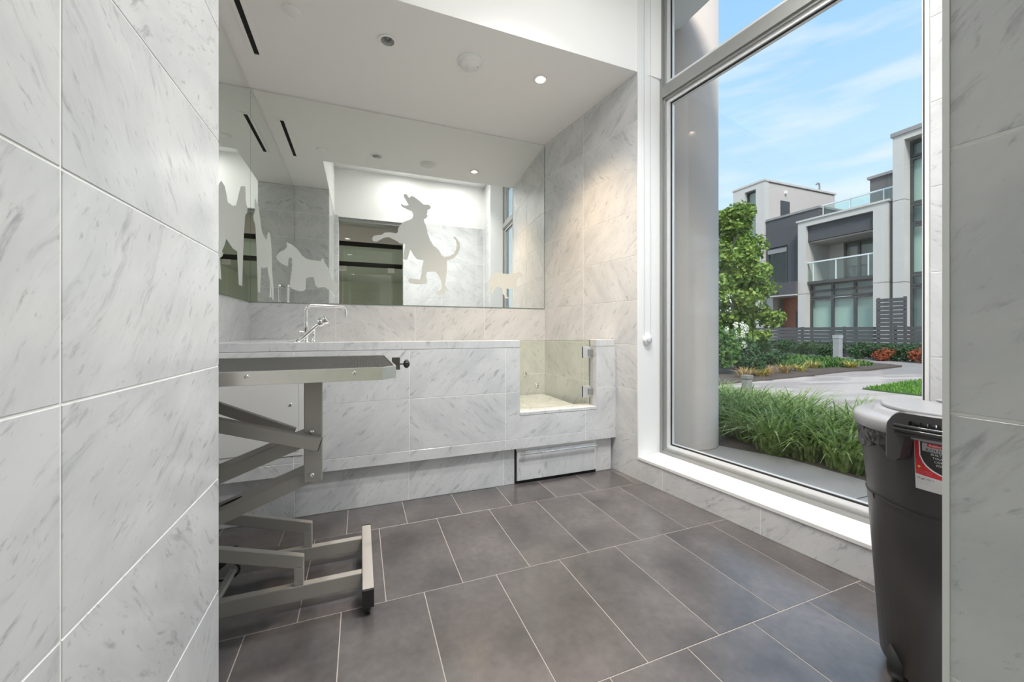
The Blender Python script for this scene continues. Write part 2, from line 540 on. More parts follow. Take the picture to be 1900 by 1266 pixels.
# white upper strip beside the high part of the window
# reveal linings
tr1 = struct('trim_1', MB().box(S0, S0+0.012, SZ, ZH, -0.205, 0.004, WM), M_TRIMW)
tr1['label'] = 'white painted lining of the left window reveal'
tr2 = struct('trim_2', MB().box(S0, S1, SZ-0.019, SZ, -0.205, 0.004, WM), M_TRIMW)
tr3 = struct('trim_3', MB().box(S1-0.012, S1, SZ, ZH, -0.205, 0.004, WM), M_TRIMW)
for t_ in (tr1, tr2, tr3):
    b_ = t_.modifiers.new('bevel', 'BEVEL'); b_.width = .002; b_.segments = 2

# ================================================================== CEILINGS
mb = MB().prism([(-.9, .038), (-.36, .038), (-.36, 2.14), (2.05, 2.14), (2.05, YB+.15), (-.9, YB+.15)], ZC, ZH)
ce = struct('ceiling', mb, M_CEIL)
mb = MB().box(-0.9, 2.4, 0.0, 3.5, ZH, ZH+.2)
ch_ = struct('ceiling_high', mb, M_WHITE)

# ================================================================== WINDOW
wi = empty('window_1', wpt(S0, .24, SZ)); wi['kind'] = 'structure'
def wpart(name, mat, boxes, bevel=.0015):
    m_ = MB()
    for (s0, s1, z0, z1, o0, o1) in boxes:
        m_.box(s0, s1, z0, z1, -o1, -o0, WM)
    o = m_.build(name, mat, None, bevel)
    o.parent = wi
    o.matrix_parent_inverse = Matrix.Translation(wi.location).inverted()
    return o
a, b_, zb, zt = S0+.012, S1-.012, SZ, ZH
ZM0, ZM1 = 2.625, 2.70                      # transom
wpart('frame_stile', M_ALU, [(a, a+.022, zb, zt, .20, .29)])
wpart('frame_stile', M_ALU, [(b_-.022, b_, zb, zt, .20, .29)])
wpart('frame_rail', M_ALU, [(a+.022, b_-.022, zb, zb+.022, .20, .29)])
wpart('frame_rail', M_ALU, [(a+.022, b_-.022, zt-.03, zt, .20, .29)])
wpart('transom', M_ALU, [(a+.022, b_-.022, ZM0, ZM1, .20, .29)])
def sash(z0, z1):
    i0, i1 = a+.022, b_-.022
    # stepped inner profile, bead, gasket, glass
    for k, (w0, w1, o0, o1, mt, nm) in enumerate(((0, .016, .212, .285, M_ALU, 'sash_frame'), (.016, .040, .226, .275, M_ALU2, 'glazing_bead'), (.040, .049, .238, .262, M_GASKET, 'gasket'), (.049, .053, .242, .258, M_ALU2, 'spacer'))):
        wpart(nm, mt, [(i0+w0, i0+w1, z0+w0, z1-w0, o0, o1), (i1-w1, i1-w0, z0+w0, z1-w0, o0, o1),
                       (i0+w1, i1-w1, z0+w0, z0+w1, o0, o1), (i0+w1, i1-w1, z1-w1, z1-w0, o0, o1)], 0)
    g = MB().box(i0+.045, i1-.045, z0+.045, z1-.045, -.253, -.247, WM).build('pane', M_GLASS)
    g.parent = wi; g.matrix_parent_inverse = Matrix.Translation(wi.location).inverted()
sash(zb+.022, ZM0)
sash(ZM1, zt-.03)

# roller blind chain
rc = empty('blind_chain', wpt(S0+.012, .07, 0.9))
tag(rc, 'white roller blind bead chain hanging down the white window reveal', 'blind chain')
def rpart(name, mb_, mat):
    o = mb_.build(name, mat); o.parent = rc; o.matrix_parent_inverse = Matrix.Translation(rc.location).inverted(); return o
c1 = S0+.020
rpart('chain', MB().tube([wpt(c1, .045, .965), wpt(c1, .045, 3.40)], .0016, 6).tube([wpt(c1, .105, .965), wpt(c1, .105, 3.40)], .0016, 6), plain('chain_plastic', (.70, .70, .70), .4))
TM = Matrix.Translation(wpt(S0+.012, .075, .95)) @ Matrix.Rotation(math.atan2(wdir.y, wdir.x), 4, 'Z') @ Matrix.Rotation(R(90), 4, 'Y')
rpart('tensioner', MB().lathe([(0, 0), (.036, 0), (.038, .003), (.038, .013), (.034, .018), (0, .019)], 24, TM), M_TRIMW)
rpart('guide_wheel', MB().lathe([(.010, .019), (.022, .019), (.022, .024), (.012, .026), (0, .026)], 20, TM), M_ALU2)

# ================================================================== MIRRORS with frosted dogs
mi = empty('wall_mirror', (0.44, YB, 1.22))
tag(mi, 'large frameless mirror on the back wall above the bath', 'mirror')
def child(mb_, name, mat, par, bevel=0):
    o = mb_.build(name, mat, None, bevel)
    o.parent = par
    o.matrix_parent_inverse = Matrix.LocRotScale(par.location, par.rotation_euler, par.scale).inverted()
    return o
MY = YB - .006
child(MB().box(XL+.0065, XR_B-.004, MY, YB-.0005, 1.2205, ZC-.012), 'silvered_sheet', M_MIRROR, mi)
child(MB().box(XL+.0045, XL+.0062, MY+.0005, YB-.0005, 1.2205, ZC-.012), 'edge', M_GEDGE, mi)
child(MB().box(XR_B-.0038, XR_B-.0012, MY+.0002, YB-.0005, 1.2205, ZC-.012), 'edge', M_GEDGE, mi)
child(MB().box(XL+.0065, XR_B-.004, MY+.0005, YB-.0005, 1.2178, 1.2202), 'edge', M_GEDGE, mi)
ml = empty('wall_mirror', (XL, 2.6, 1.22))
tag(ml, 'narrow frameless mirror on the left side wall meeting the big mirror', 'mirror')
child(MB().box(XL+.0005, XL+.006, 1.285, YB-.007, 1.2205, ZC-.012), 'silvered_sheet', M_MIRROR, ml)
child(MB().box(XL+.0005, XL+.006, 1.285, YB-.007, 1.2178, 1.2202), 'edge', M_GEDGE, ml)

F_, HY_, YAW = 720.35, 614.1, 0.3723
def sight(px, py):          # survey of the photograph: direction of a picture point
    u = (px-950)/F_; v = (HY_-py)/F_; c, s_ = math.cos(YAW), math.sin(YAW)
    return (c*u+s_, -s_*u+c, v)
def on_back(px, py):
    d = sight(px, py); t = YB/d[1]
    return (d[0]*t, 1.01+d[2]*t)
def on_left_reflected(px, py):   # seen by way of the back mirror
    d = sight(px, py); t = XL/d[0]
    return (2*YB-d[1]*t, 1.01+d[2]*t)
DM = frame((0, MY, 0), (1, 0, 0), (0, 0, 1))
schn = [(555,632),(572,640),(600,652),(640,685),(680,738),(715,765),(770,775),(825,780),(835,760),(848,764),(852,785),(885,840),(905,905),(912,928),(945,948),(968,968),(965,1005),(945,1018),(915,1018),(880,1000),(855,985),(800,988),(780,968),(775,925),(765,903),(735,907),(708,918),(706,1000),(690,1015),(655,1015),(600,998),(582,980),(586,930),(598,850),(600,765),(588,750),(574,760),(570,790),(572,812),(560,822),(515,798),(484,768),(476,745),(492,722),(500,712),(545,690),(562,668)]
def film(parent, pts, M, fn, org, sc, name, label):
    q = [fn(org[0]+x/sc, org[1]+y/sc) for x, y in pts]
    o = MB().prism(q, .0002, .0012, M).build(name, M_FROST)
    o.parent = parent; o.matrix_parent_inverse = Matrix.Translation(parent.location).inverted()
    o['label'] = label
    return o
film(mi, schn, DM, on_back, (400, 300), 4.22, 'dog_silhouette', 'frosted bearded terrier silhouette facing left')
dog2 = [(415,258),(440,256),(460,285),(478,270),(500,278),(530,300),(572,337),(615,340),(622,350),(632,352),(624,372),(602,383),(604,398),(598,412),(606,430),(590,448),(575,452),(580,478),(594,510),(602,560),(622,612),(650,660),(690,690),(715,735),(735,748),(775,742),(810,722),(828,690),(833,655),(826,620),(805,592),(818,590),(840,612),(855,645),(859,670),(850,705),(832,735),(805,760),(770,772),(755,778),(758,820),(752,880),(746,930),(738,965),(748,1000),(742,1030),(715,1046),(680,1042),(668,1028),(700,1010),(718,985),(708,925),(688,890),(665,864),(600,864),(592,900),(602,938),(594,958),(520,962),(462,952),(450,930),(466,914),(545,924),(556,885),(560,830),(572,775),(520,765),(495,735),(470,690),(455,735),(447,765),(432,774),(416,760),(418,715),(428,665),(430,645),(385,642),(368,626),(340,612),(300,592),(262,598),(205,630),(180,626),(170,605),(182,584),(205,578),(245,575),(268,558),(310,556),(360,564),(372,552),(372,530),(388,500),(415,475),(480,450),(492,425),(482,392),(445,376),(410,358),(392,338),(400,335),(425,346),(455,342),(438,310),(420,280)]
film(mi, dog2, DM, on_back, (650, 300), 4.22, 'dog_silhouette', 'frosted silhouette of a large dog dancing on its hind legs')
dog3 = [(310,450),(360,375),(440,355),(520,385),(640,400),(770,412),(880,400),(960,360),(1010,350),(1040,385),(1100,410),(1105,450),(1060,480),(1000,500),(960,560),(950,640),(950,760),(960,960),(1010,985),(1005,1010),(920,1010),(905,900),(890,800),(860,770),(780,790),(690,790),(688,930),(700,990),(755,1020),(750,1040),(650,1045),(640,960),(600,930),(585,790),(540,760),(440,730),(410,780),(350,860),(340,930),(350,940),(310,935),(290,900),(330,780),(315,720),(270,800),(235,910),(250,965),(190,970),(205,900),(225,700),(260,520)]
film(mi, dog3, DM, on_back, (890, 480), 14.07, 'dog_silhouette', 'small frosted silhouette of a standing dog at the right end')
dog4 = [(352,240),(366,278),(380,312),(386,350),(396,420),(410,530),(430,580),(455,612),(460,580),(468,545),(482,548),(492,600),(500,700),(505,900),(518,1060),(518,1150),(508,1150),(504,1060),(498,1010),(498,1130),(482,1130),(488,1000),(468,900),(462,855),(430,868),(405,855),(402,940),(395,1090),(375,1080),(372,940),(368,800),(362,640),(355,500),(350,470),(338,430),(335,390),(350,350),(350,290)]
DL = frame((XL+.006, 0, 0), (0, 1, 0), (0, 0, 1))
film(ml, dog4, DL, on_left_reflected, (400, 320), 4.867, 'dog_silhouette', 'tall frosted silhouette of a standing dog on the side mirror')

# ================================================================== PET BATH
tub = empty('pet_bath', (0.5, YT, 0))
tag(tub, 'marble clad raised dog bath with a glass gate along the back wall', 'bath')
TM_ = frame((0, YT, 0), (1, 0, 0), (0, 0, 1))
TI = Matrix.Translation(tub.location).inverted()
def tubp(o):
    if o: o.parent = tub; o.matrix_parent_inverse = TI
    return o
TXR = 1.726
NX0, NX1, NZ = 0.9733, 1.5600, 0.474
GATE_Y = 2.414
# core (blockwork behind the tiles), with the entry notch and the open basin
mb = MB()
yf, yi = YT+TH, YT+.125
mb.box(XL+.001, NX0-.002, yf, yi, .24, .90).box(NX1+.002, 1.712, yf, yi-.01, .24, .90).box(NX0, NX1, yf, yi, .24, NZ-.022)
mb.box(XL+.001, 1.60, yi, YB-TH-.004, .05, .405)
mb.box(XL+.001, XL+.30, yi, YB-TH-.004, .405, .90)
tubp(mb.build('core', M_GROUT))
def tt(a0, a1, b0, b1): tubp(tile(None, TM_, a0, a1, b0, b1, M_MARBLE))
# access hatch on the left takes the place of part of the tiling
PX0, PX1, PZ0, PZ1 = -0.735, -0.285, 0.345, 0.80
xs = [XL+.002, -0.3305, 0.2697, 0.8718]
tt(xs[0], xs[1], .237, .305); tt(xs[0], xs[1], .305, PZ0); tt(xs[0], xs[1], PZ1, .90)
tt(xs[1], xs[2], .237, .305)
tubp(ptile(None, TM_, [(xs[1], .305), (xs[2], .305), (xs[2], .61), (PX1, .61), (PX1, PZ0), (xs[1], PZ0)], M_MARBLE))
tubp(ptile(None, TM_, [(PX1, .61), (xs[2], .61), (xs[2], .90), (xs[1], .90), (xs[1], PZ1), (PX1, PZ1)], M_MARBLE))
for z0, z1 in ((.237, .305), (.305, .61), (.61, .90)): tt(xs[2], xs[3], z0, z1)
tt(.8718, 1.472, .237, .305); tt(1.472, TXR, .237, .305)
tubp(ptile(None, TM_, [(.8718, .305), (1.472, .305), (1.472, NZ-.02), (NX0, NZ-.02), (NX0, .61), (.8718, .61)], M_MARBLE))
tubp(ptile(None, TM_, [(1.472, .305), (TXR, .305), (TXR, .61), (NX1, .61), (NX1, NZ-.02), (1.472, NZ-.02)], M_MARBLE))
tt(.8718, NX0, .61, .90); tt(NX1, TXR, .61, .90)
# rim slabs
def slab(x0, x1, y0, y1, z0, z1, nm):
    c = ((x0+x1)/2, (y0+y1)/2, (z0+z1)/2)
    o = MB().box(x0, x1, y0, y1, z0, z1).build(nm, M_MARBLE, None, .0015, c)
    return tubp(o)
slab(XL+.001, NX0, YT-.001, YT+.14, .901, .947, 'rim_slab')
slab(NX1, 1.711, YT-.001, YT+.115, .901, .947, 'rim_slab')
slab(XL+.001, XL+.30, YT+.1405, YB-TH-.003, .901, .947, 'rim_slab')
slab(NX0, NX1, YT-.001, YT+.13, NZ-.02, NZ, 'entry_sill')
# inside linings of the notch and of the basin
tubp(tile(None, frame((NX1, 0, 0), (0, -1, 0), (0, 0, 1)), -(YT+.112), -YT, NZ, .90, M_MARBLE, t=.006))
tubp(tile(None, frame((NX0, 0, 0), (0, 1, 0), (0, 0, 1)), YT, YT+.125, NZ, .90, M_MARBLE, t=.006))
FB = frame((0, 0, .42), (1, 0, 0), (0, 1, 0))
for a0, a1 in ((XL+.31, .3), (.3, .9), (.9, 1.25), (1.25, 1.60)):
    for b0, b1 in ((yi+.002, 2.88), (2.88, YB-TH-.006)):
        tubp(tile(None, FB, a0, a1, b0, b1, M_MARBLE, t=.014))
# jets / overflow on the inner back wall
for x_, z_ in ((1.417, .612), (1.538, .50)):
    JT = Matrix.Translation((x_, YB-TH*0-.0005, z_)) @ Matrix.Rotation(R(90), 4, 'X')
    tubp(MB().lathe([(0, .012), (.008, .012), (.010, .006), (.020, .005), (.022, 0)], 20, JT).build('jet', M_CHROME))
# recessed plinth
PM = frame((0, 2.377, 0), (1, 0, 0), (0, 0, 1))
tubp(MB().box(XL+.001, 1.70, 2.377+TH, 2.47, 0.001, .237).build('plinth_core', M_GROUT))
for a0, a1 in ((XL+.002, -.3305), (-.3305, .2697), (.2697, .8718), (.8718, .945), (1.570, 1.705)):
    tubp(tile(None, PM, a0, a1, .001, .236, M_MARBLE))
# pull-out step drawer
dr = MB().box(.958, 1.556, 2.362, 2.384, .022, .214).build('drawer', M_MARBLE, None, .0015, (1.257, 2.373, .118)); tubp(dr)
tubp(MB().box(.945, 1.570, 2.374, 2.3845, .001, .020).build('shadow_gap', M_SLOT))
tubp(MB().box(.945, .957, 2.374, 2.3845, .020, .236).build('shadow_gap', M_SLOT))
hb = MB().tube([(.975, 2.345, .199), (1.560, 2.345, .199)], .006, 10).tube([(1.05, 2.345, .199), (1.05, 2.364, .199)], .004, 8).tube([(1.48, 2.345, .199), (1.48, 2.364, .199)], .004, 8).build('pull_bar', M_CHROME)
hb.parent = dr; hb.matrix_parent_inverse = Matrix.Translation(dr.location).inverted()
# hatch
hat = tubp(MB().box(PX0, PX1, YT-.003, YT+.006, PZ0, PZ1).build('access_hatch', M_PANEL, None, .001))
def sub(o, par):
    o.parent = par; return o
sub(MB().box(PX0+.024, PX1-.024, YT-.0055, YT-.0031, PZ0+.024, PZ1-.024).build('hatch_door', M_PANEL, None, .0008), hat)
KM = Matrix.Translation((-.345, YT-.0056, .62)) @ Matrix.Rotation(R(90), 4, 'X')
sub(MB().lathe([(.0, .003), (.007, .003), (.008, 0)], 16, KM).build('cam_lock', M_CHROME), hat)
sub(MB().box(PX0+.0225, PX1-.0225, YT-.0032, YT-.0029, PZ0+.0225, PZ1-.0225).build('joint', plain('joint_grey', (.16, .16, .16), .8)), hat)
# glass gate and hinges
gt = tubp(MB().box(NX0+.004, NX1-.012, GATE_Y-.005, GATE_Y+.005, NZ+.010, .945).build('glass_gate', M_GATE))
for x0, x1, z0, z1 in ((NX0+.004, NX0+.0055, NZ+.01, .945), (NX1-.0135, NX1-.012, NZ+.01, .945)):
    sub(MB().box(x0, x1, GATE_Y-.0051, GATE_Y+.0051, z0, z1).build('polished_edge', M_GEDGE), gt)
sub(MB().box(NX0+.0055, NX1-.0135, GATE_Y-.0051, GATE_Y+.0051, .9436, .945).build('polished_edge', M_GEDGE), gt)
for zc_ in (.856, .575):
    hg = MB().box(NX1-.080, NX1-.020, GATE_Y-.018, GATE_Y-.006, zc_-.040, zc_+.040).build('hinge', M_HINGE, None, .002)
    tubp(hg)
    sub(MB().box(NX1-.040, NX1-.002, GATE_Y-.026, GATE_Y-.0182, zc_-.022, zc_+.022).build('hinge_knuckle', M_ALU, None, .002), hg)
    sub(MB().box(NX1-.0815, NX1-.0802, GATE_Y-.017, GATE_Y-.006, zc_-.040, zc_+.040).build('hinge_gasket', M_GASKET), hg)

# ================================================================== TAPS on the rim
fa = empty('bath_tap', (-.283, 2.44, .947))
tag(fa, 'chrome gooseneck bath tap with squared arch standing on the marble rim', 'tap')
dx, dy = .93, .36
p0 = Vector((-.283, 2.44, .947))
arcp = [p0, p0+Vector((0, 0, .175))]
for i in range(1, 7):
    g = R(90*i/6); arcp.append(p0+Vector((dx*.032*(1-math.cos(g)), dy*.032*(1-math.cos(g)), .175+.032*math.sin(g))))
e0 = .185
for i in range(0, 7):
    g = R(90*i/6); arcp.append(p0+Vector((dx*(e0+.032*math.sin(g)), dy*(e0+.032*math.sin(g)), .175+.032*math.cos(g))))
arcp.append(p0+Vector((dx*(e0+.032), dy*(e0+.032), .145)))
child(MB().tube(arcp, .0098, 12), 'spout', M_CHROME, fa)
child(MB().lathe([(.0, 0), (.024, 0), (.025, .004), (.016, .008), (.0135, .02), (.0135, .075), (.0150, .080), (.0120, .105), (.009, .118)], 20, Matrix.Translation(p0)), 'body', M_CHROME, fa)
child(MB().tube([p0+Vector((0, 0, .055)), p0+Vector((-.035, -.012, .058))], .0045, 8).tube([p0+Vector((-.035, -.012, .052)), p0+Vector((-.035, -.012, .068))], .006, 8), 'lever', M_CHROME, fa)
pv = p0+Vector((.036, .012, 0))
child(MB().lathe([(0, 0), (.017, 0), (.018, .004), (.011, .008), (.0095, .05), (.012, .054), (.012, .068), (0, .07)], 16, Matrix.Translation(pv)), 'valve', M_CHROME, fa)
hs = empty('hand_shower', (-.305, 2.395, .947))
tag(hs, 'chrome hand shower resting tilted in its holder before the gooseneck tap', 'hand shower')
q0 = Vector((-.318, 2.395, .947))
child(MB().lathe([(0, 0), (.026, 0), (.027, .003), (.018, .009), (.012, .016), (0, .018)], 20, Matrix.Translation(q0)), 'holder', M_CHROME, hs)
ax = Vector((.117, .0, .118)).normalized()
child(MB().tube([q0+ax*.012, q0+ax*.05, q0+ax*.155], [.0085, .0095, .0085], 12), 'handle', M_CHROME, hs)
HM = Matrix.Translation(q0+ax*.145) @ ax.rotation_difference(Vector((0, 0, 1))).to_matrix().to_4x4().inverted()
hd = Vector((.87, -.1, .5)).normalized()
HM = Matrix.Translation(q0+ax*.150-hd*.005) @ hd.to_track_quat('Z', 'Y').to_matrix().to_4x4()
child(MB().lathe([(0, -.008), (.018, -.006), (.0235, 0), (.0245, .022), (.0215, .024), (.0215, .027), (.0250, .029), (.0255, .048), (.022, .052), (0, .052)], 24, HM), 'spray_head', M_CHROME, hs)

# ================================================================== GROOMING TABLE
M_PAINT = plain('grey_paint', (.43, .408, .375), .40)
gtb = empty('grooming_table', (-.30, 1.71, 0))
tag(gtb, 'steel grooming table with ribbed dark top on a scissor lift base', 'grooming table')
def gp(mb_, name, mat, bevel=0): return child(mb_, name, mat, gtb, bevel)
GX0, GX1, GY0, GY1, GC = -.725, .116, 1.36, 2.07, .047
def octa(i):
    c = GC - i*.586
    return [(GX0+i+c, GY0+i), (GX1-i-c, GY0+i), (GX1-i, GY0+i+c), (GX1-i, GY1-i-c), (GX1-i-c, GY1-i), (GX0+i+c, GY1-i), (GX0+i, GY1-i-c), (GX0+i, GY0+i+c)]
def ring(po, pi, z0, z1):
    n = len(po); vs = [(*p, z0) for p in po] + [(*p, z1) for p in po] + [(*p, z1) for p in pi] + [(*p, z0) for p in pi]
    fs = []
    for i in range(n):
        j = (i+1) % n
        fs += [(i, j, j+n, i+n), (i+n, j+n, j+2*n, i+2*n), (i+2*n, j+2*n, j+3*n, i+3*n), (i+3*n, j+3*n, j, i)]
    return MB().add(vs, fs)
band = gp(ring(octa(0), octa(.007), .847, .889), 'edge_band', M_STEEL, .001)
gp(MB().prism(octa(.0072), .868, .881), 'deck', M_PAINT)
gp(MB().prism(octa(.0085), .8812, .8855), 'ribbed_mat', M_RIB)
for x_ in (-.62, -.315, -.019):
    SM = Matrix.Translation((x_, GY0, .8735)) @ Matrix.Rotation(R(90), 4, 'X')
    gp(MB().lathe([(0, .004), (.004, .0036), (.0062, .0015), (.0066, 0)], 14, SM), 'screw', M_CHROME)
# hanging uprights
for y_ in (1.49, 1.915):
    gp(MB().box(*((-.180, -.1236) if y_ < 1.6 else (-.220, -.165)), y_, y_+.03, .49, .868), 'upright', M_PAINT, .004)
    for z_ in (.664, .516):
        BMx = Matrix.Translation((-.155, y_, z_)) @ Matrix.Rotation(R(90), 4, 'X')
        if y_ < 1.6:
            gp(MB().lathe([(0, .008), (.006, .0075), (.009, .004), (.0095, 0)], 16, BMx), 'bolt', M_CHROME)
# top braces leaning up to the left, one each side
for y_ in (1.467, 1.955):
    p_, q_ = (Vector((-.128, y_, .624)), Vector((-.68, y_, .800))) if y_ < 1.6 else (Vector((-.275, y_, .560)), Vector((-.70, y_, .760)))
    br = gp(MB().bar(p_, q_, .032, .042), 'brace', M_PAINT, .003)
    t_ = (q_-p_).normalized()
    sub_ = MB().bar(p_-t_*.0015, p_+t_*.001, .030, .039).build('end_plug', M_BLACK)
    sub_.parent = br
# lift arms: broad channels
for z_, nm in ((.639, 'lift_arm'), (.505, 'lift_arm')):
    for y0_ in (1.513,):
        p_, q_ = Vector((-.150 if y0_ < 1.6 else -.175, y0_+.0535, z_+(.010-.02*.38 if y0_ < 1.6 else .010-.045*.38))), Vector((-.62, y0_+.0535, z_+.010-.49*.38))
        m_ = MB().bar(p_, q_, .107, .044)
        gp(m_, nm, M_PAINT, .003)
# slot in the lower arm
m_ = MB()
pd = Vector((-1, 0, -.38)).normalized(); nd = Vector((-.38, 0, 1)).normalized()
base_ = Vector((-.40, 1.567, .515-.27*.38)) + nd*.0225
pts_ = [(-.035, 0)] + [(.035*math.sin(R(a_)), .010*math.cos(R(a_))) for a_ in range(-80, 100, 20)] + [(.035, 0)] + [(.035*math.sin(R(a_)), -.010*math.cos(R(a_))) for a_ in range(80, -100, -20)]
ML_ = Matrix.Identity(4)
for i in range(3):
    ML_[i][0] = -pd[i]; ML_[i][1] = (0, 1, 0)[i]; ML_[i][2] = nd[i]; ML_[i][3] = base_[i]
gp(MB().prism(pts_, 0, .0006, ML_), 'slot', M_SLOT)
# left posts and lower parts
for y_ in (1.50, 1.90):
    gp(MB().box(*((-.50, -.455) if y_ < 1.6 else (-.605, -.56)), y_, y_+.03, .20, .62), 'post', M_PAINT, .003)
gp(MB().bar((-.48, 1.50, .30), (-.58, 1.93, .30), .04, .03), 'cross_bar', M_PAINT, .003)
for y_ in (1.605, 1.869):
    gp(MB().box(-.66, .006, y_-.015, y_+.015, .030, .085), 'base_rail', M_PAINT, .003)
    gp(MB().box(-.224, -.193, y_-.013, y_+.013, .0852, .150), 'stub_post', M_PAINT, .002)
    pr = [(-.193, .150), (-.193, .188), (-.70, .344), (-.70, .299), (-.224, .150)]
    MY_ = frame((0, y_, 0), (1, 0, 0), (0, 0, 1))
    gp(MB().prism(pr, -.013, .013, MY_), 'sloping_strut', M_PAINT, .002)
for x0_ in (.0062, -.70):
    cb = gp(MB().box(x0_, x0_+.039, 1.474, 1.96, .045, .092), 'foot_bar', M_PAINT, .003)
    for y0_, y1_ in ((1.464, 1.4738), (1.9602, 1.969)):
        o_ = MB().box(x0_-.0005, x0_+.0395, y0_, y1_, .028, .0925).build('end_cap', M_BLACK, None, .002)
        o_.parent = cb
    for yy in (1.49, 1.945):
        CM = Matrix.Translation((x0_+.0195, yy, .0225)) @ Matrix.Rotation(R(90), 4, 'Y')
        gp(MB().lathe([(0, -.009), (.018, -.009), (.0222, -.006), (.0222, .006), (.018, .009), (0, .009)], 18, CM).box(x0_+.008, x0_+.031, yy-.012, yy+.012, .022, .0448), 'caster', M_BLACK)
# lift motor and its cable
MM = Matrix.Translation((-.545, 1.735, .155)) @ Matrix.Rotation(R(75), 4, 'Y')
gp(MB().lathe([(0, -.06), (.040, -.06), (.044, -.05), (.044, .05), (.034, .075), (.018, .08), (.018, .12), (0, .12)], 20, MM), 'motor', M_BLACK)
loop = [(-.50, 1.72, .17)] + [(-.47+.055*math.cos(R(a_)), 1.70-.02*math.sin(R(a_)), .135+.045*math.sin(R(a_))) for a_ in range(110, -120, -20)] + [(-.52, 1.70, .06), (-.60, 1.68, .012)]
gp(MB().tube(loop, .004, 8), 'cable', M_BLACK)
gp(MB().bar((-.47, 1.60, .07), (-.44, 1.72, .12), .02, .02), 'bracket', M_PAINT, .002)
# arm clamp with star knob
gp(MB().box(.1165, .146, 1.590, 1.612, .856, .905), 'clamp', plain('dark_zinc', (.10, .10, .09), .4, .5), .002)
KMx = Matrix.Translation((.146, 1.601, .878)) @ Matrix.Rotation(R(90), 4, 'Y')
m_ = MB().tube([(.146, 1.601, .878), (.166, 1.601, .878)], .003, 8)
star = [((.0175 if k % 2 == 0 else .0150)*math.cos(R(k*360/20)), (.0175 if k % 2 == 0 else .0150)*math.sin(R(k*360/20))) for k in range(20)]
m_.prism(star, .021, .031, KMx)
m_.lathe([(0, .014), (.008, .0145), (.0135, .018), (.0155, .026), (.0135, .034), (.008, .0375), (0, .038)], 20, KMx)
gp(m_, 'star_knob', M_BLACK, .001)
# grooming arm at the far end (seen in the mirrors)
ar_ = [(-.70, 1.98, .8865), (-.70, 1.98, 1.44)] + [(-.70, 1.98-.05*(1-math.cos(R(a_))), 1.44+.05*math.sin(R(a_))) for a_ in range(15, 91, 15)] + [(-.70, 1.70, 1.49)]
gp(MB().tube(ar_, .009, 10).box(-.7235, -.676, 1.955, 2.005, .8895, .93), 'grooming_arm', M_CHROME)

# ================================================================== WHEELED BIN
BC = Vector((1.58, .535, 0))
bn = empty('wheeled_bin', BC)
tag(bn, 'round charcoal plastic wheeled bin with grey lid below the window', 'bin')
BT = Matrix.Translation(BC)
body = child(MB().lathe([(0, .022), (.150, .022), (.172, .030), (.184, .07), (.195, .22), (.2015, .462), (.2030, .474), (.2055, .480), (.2165, .528), (.2205, .533), (.2200, .545), (.2290, .63), (.2330, .71), (.2330, .722), (.226, .722), (.224, .60), (.19, .05), (0, .045)], 56, BT), 'body', M_BIN, bn)
# moulded ribs: raised belt panels between the ledge and the shoulder
def curved(mb_, r_, ph0, ph1, z0, z1, t_, n=16, rf=None):
    """curved plate on the bin's side"""
    rf = rf or (lambda z: r_)
    vs = []; fs = []
    for i in range(n+1):
        g = R(ph0+(ph1-ph0)*i/n); c, s_ = math.cos(g), math.sin(g)
        for (z, dr_) in ((z0, 0), (z1, 0), (z1, t_), (z0, t_)):
            q = rf(z)+dr_
            vs.append((BC.x+q*c, BC.y+q*s_, z))
    for i in range(n):
        for k in range(4):
            k2 = (k+1) % 4
            fs.append((i*4+k, (i+1)*4+k, (i+1)*4+k2, i*4+k2))
    fs += [(0, 1, 2, 3), (4*n+3, 4*n+2, 4*n+1, 4*n)]
    return mb_.add(vs, fs, None, False)
rbody = lambda z: .2290+(z-.63)*.05 if z > .545 else .2195+(z-.545)*.25
for p0_, p1_ in ((146, 204), (212, 270), (80, 138)):
    child(curved(MB(), 0, p0_, p1_, .478, .528, .004, 16, lambda z: .2052+(z-.474)*.25), 'belt_panel', M_BIN, bn)
child(curved(MB(), 0, 168, 214, .06, .20, .005, 14, lambda z: .1845+(z-.07)*.073), 'foot_panel', M_BIN, bn)
m_ = curved(MB(), .2005, 181, 215, .425, .436, .003, 12); curved(m_, .1995, 184, 212, .400, .409, .003, 12); curved(m_, .2000, 180, 183, .407, .436, .003, 3)
child(m_, 'moulded_outline', M_BLACK, bn)
# liner bag showing under the lid
vs = []; fs = []; nseg = 120
for i in range(nseg):
    g = 2*math.pi*i/nseg
    for j, (rr_, zz_) in enumerate(((.2345, .728), (.241, .712), (.238, .690), (.2345, .672))):
        w_ = math.sin(i*2.7+j*1.9)*.0035 + math.sin(i*.9+j*3.1)*.004
        zo = math.sin(i*.41)*.010 + math.sin(i*1.3)*.005 if j == 3 else 0
        if min(abs(math.degrees(g)-190), abs(math.degrees(g)-10), abs(math.degrees(g)-370)) < 30: rr_, w_, zo, zz_ = .2342, 0, 0, max(zz_, .7235)
        vs.append((BC.x+(rr_+max(w_, -.002))*math.cos(g), BC.y+(rr_+max(w_, -.002))*math.sin(g), zz_+zo))
for i in range(nseg):
    for j in range(3):
        i2 = (i+1) % nseg
        fs.append((i*4+j, i2*4+j, i2*4+j+1, i*4+j+1))
child(MB().add(vs, fs, None, False), 'liner_bag', M_BAG, bn)
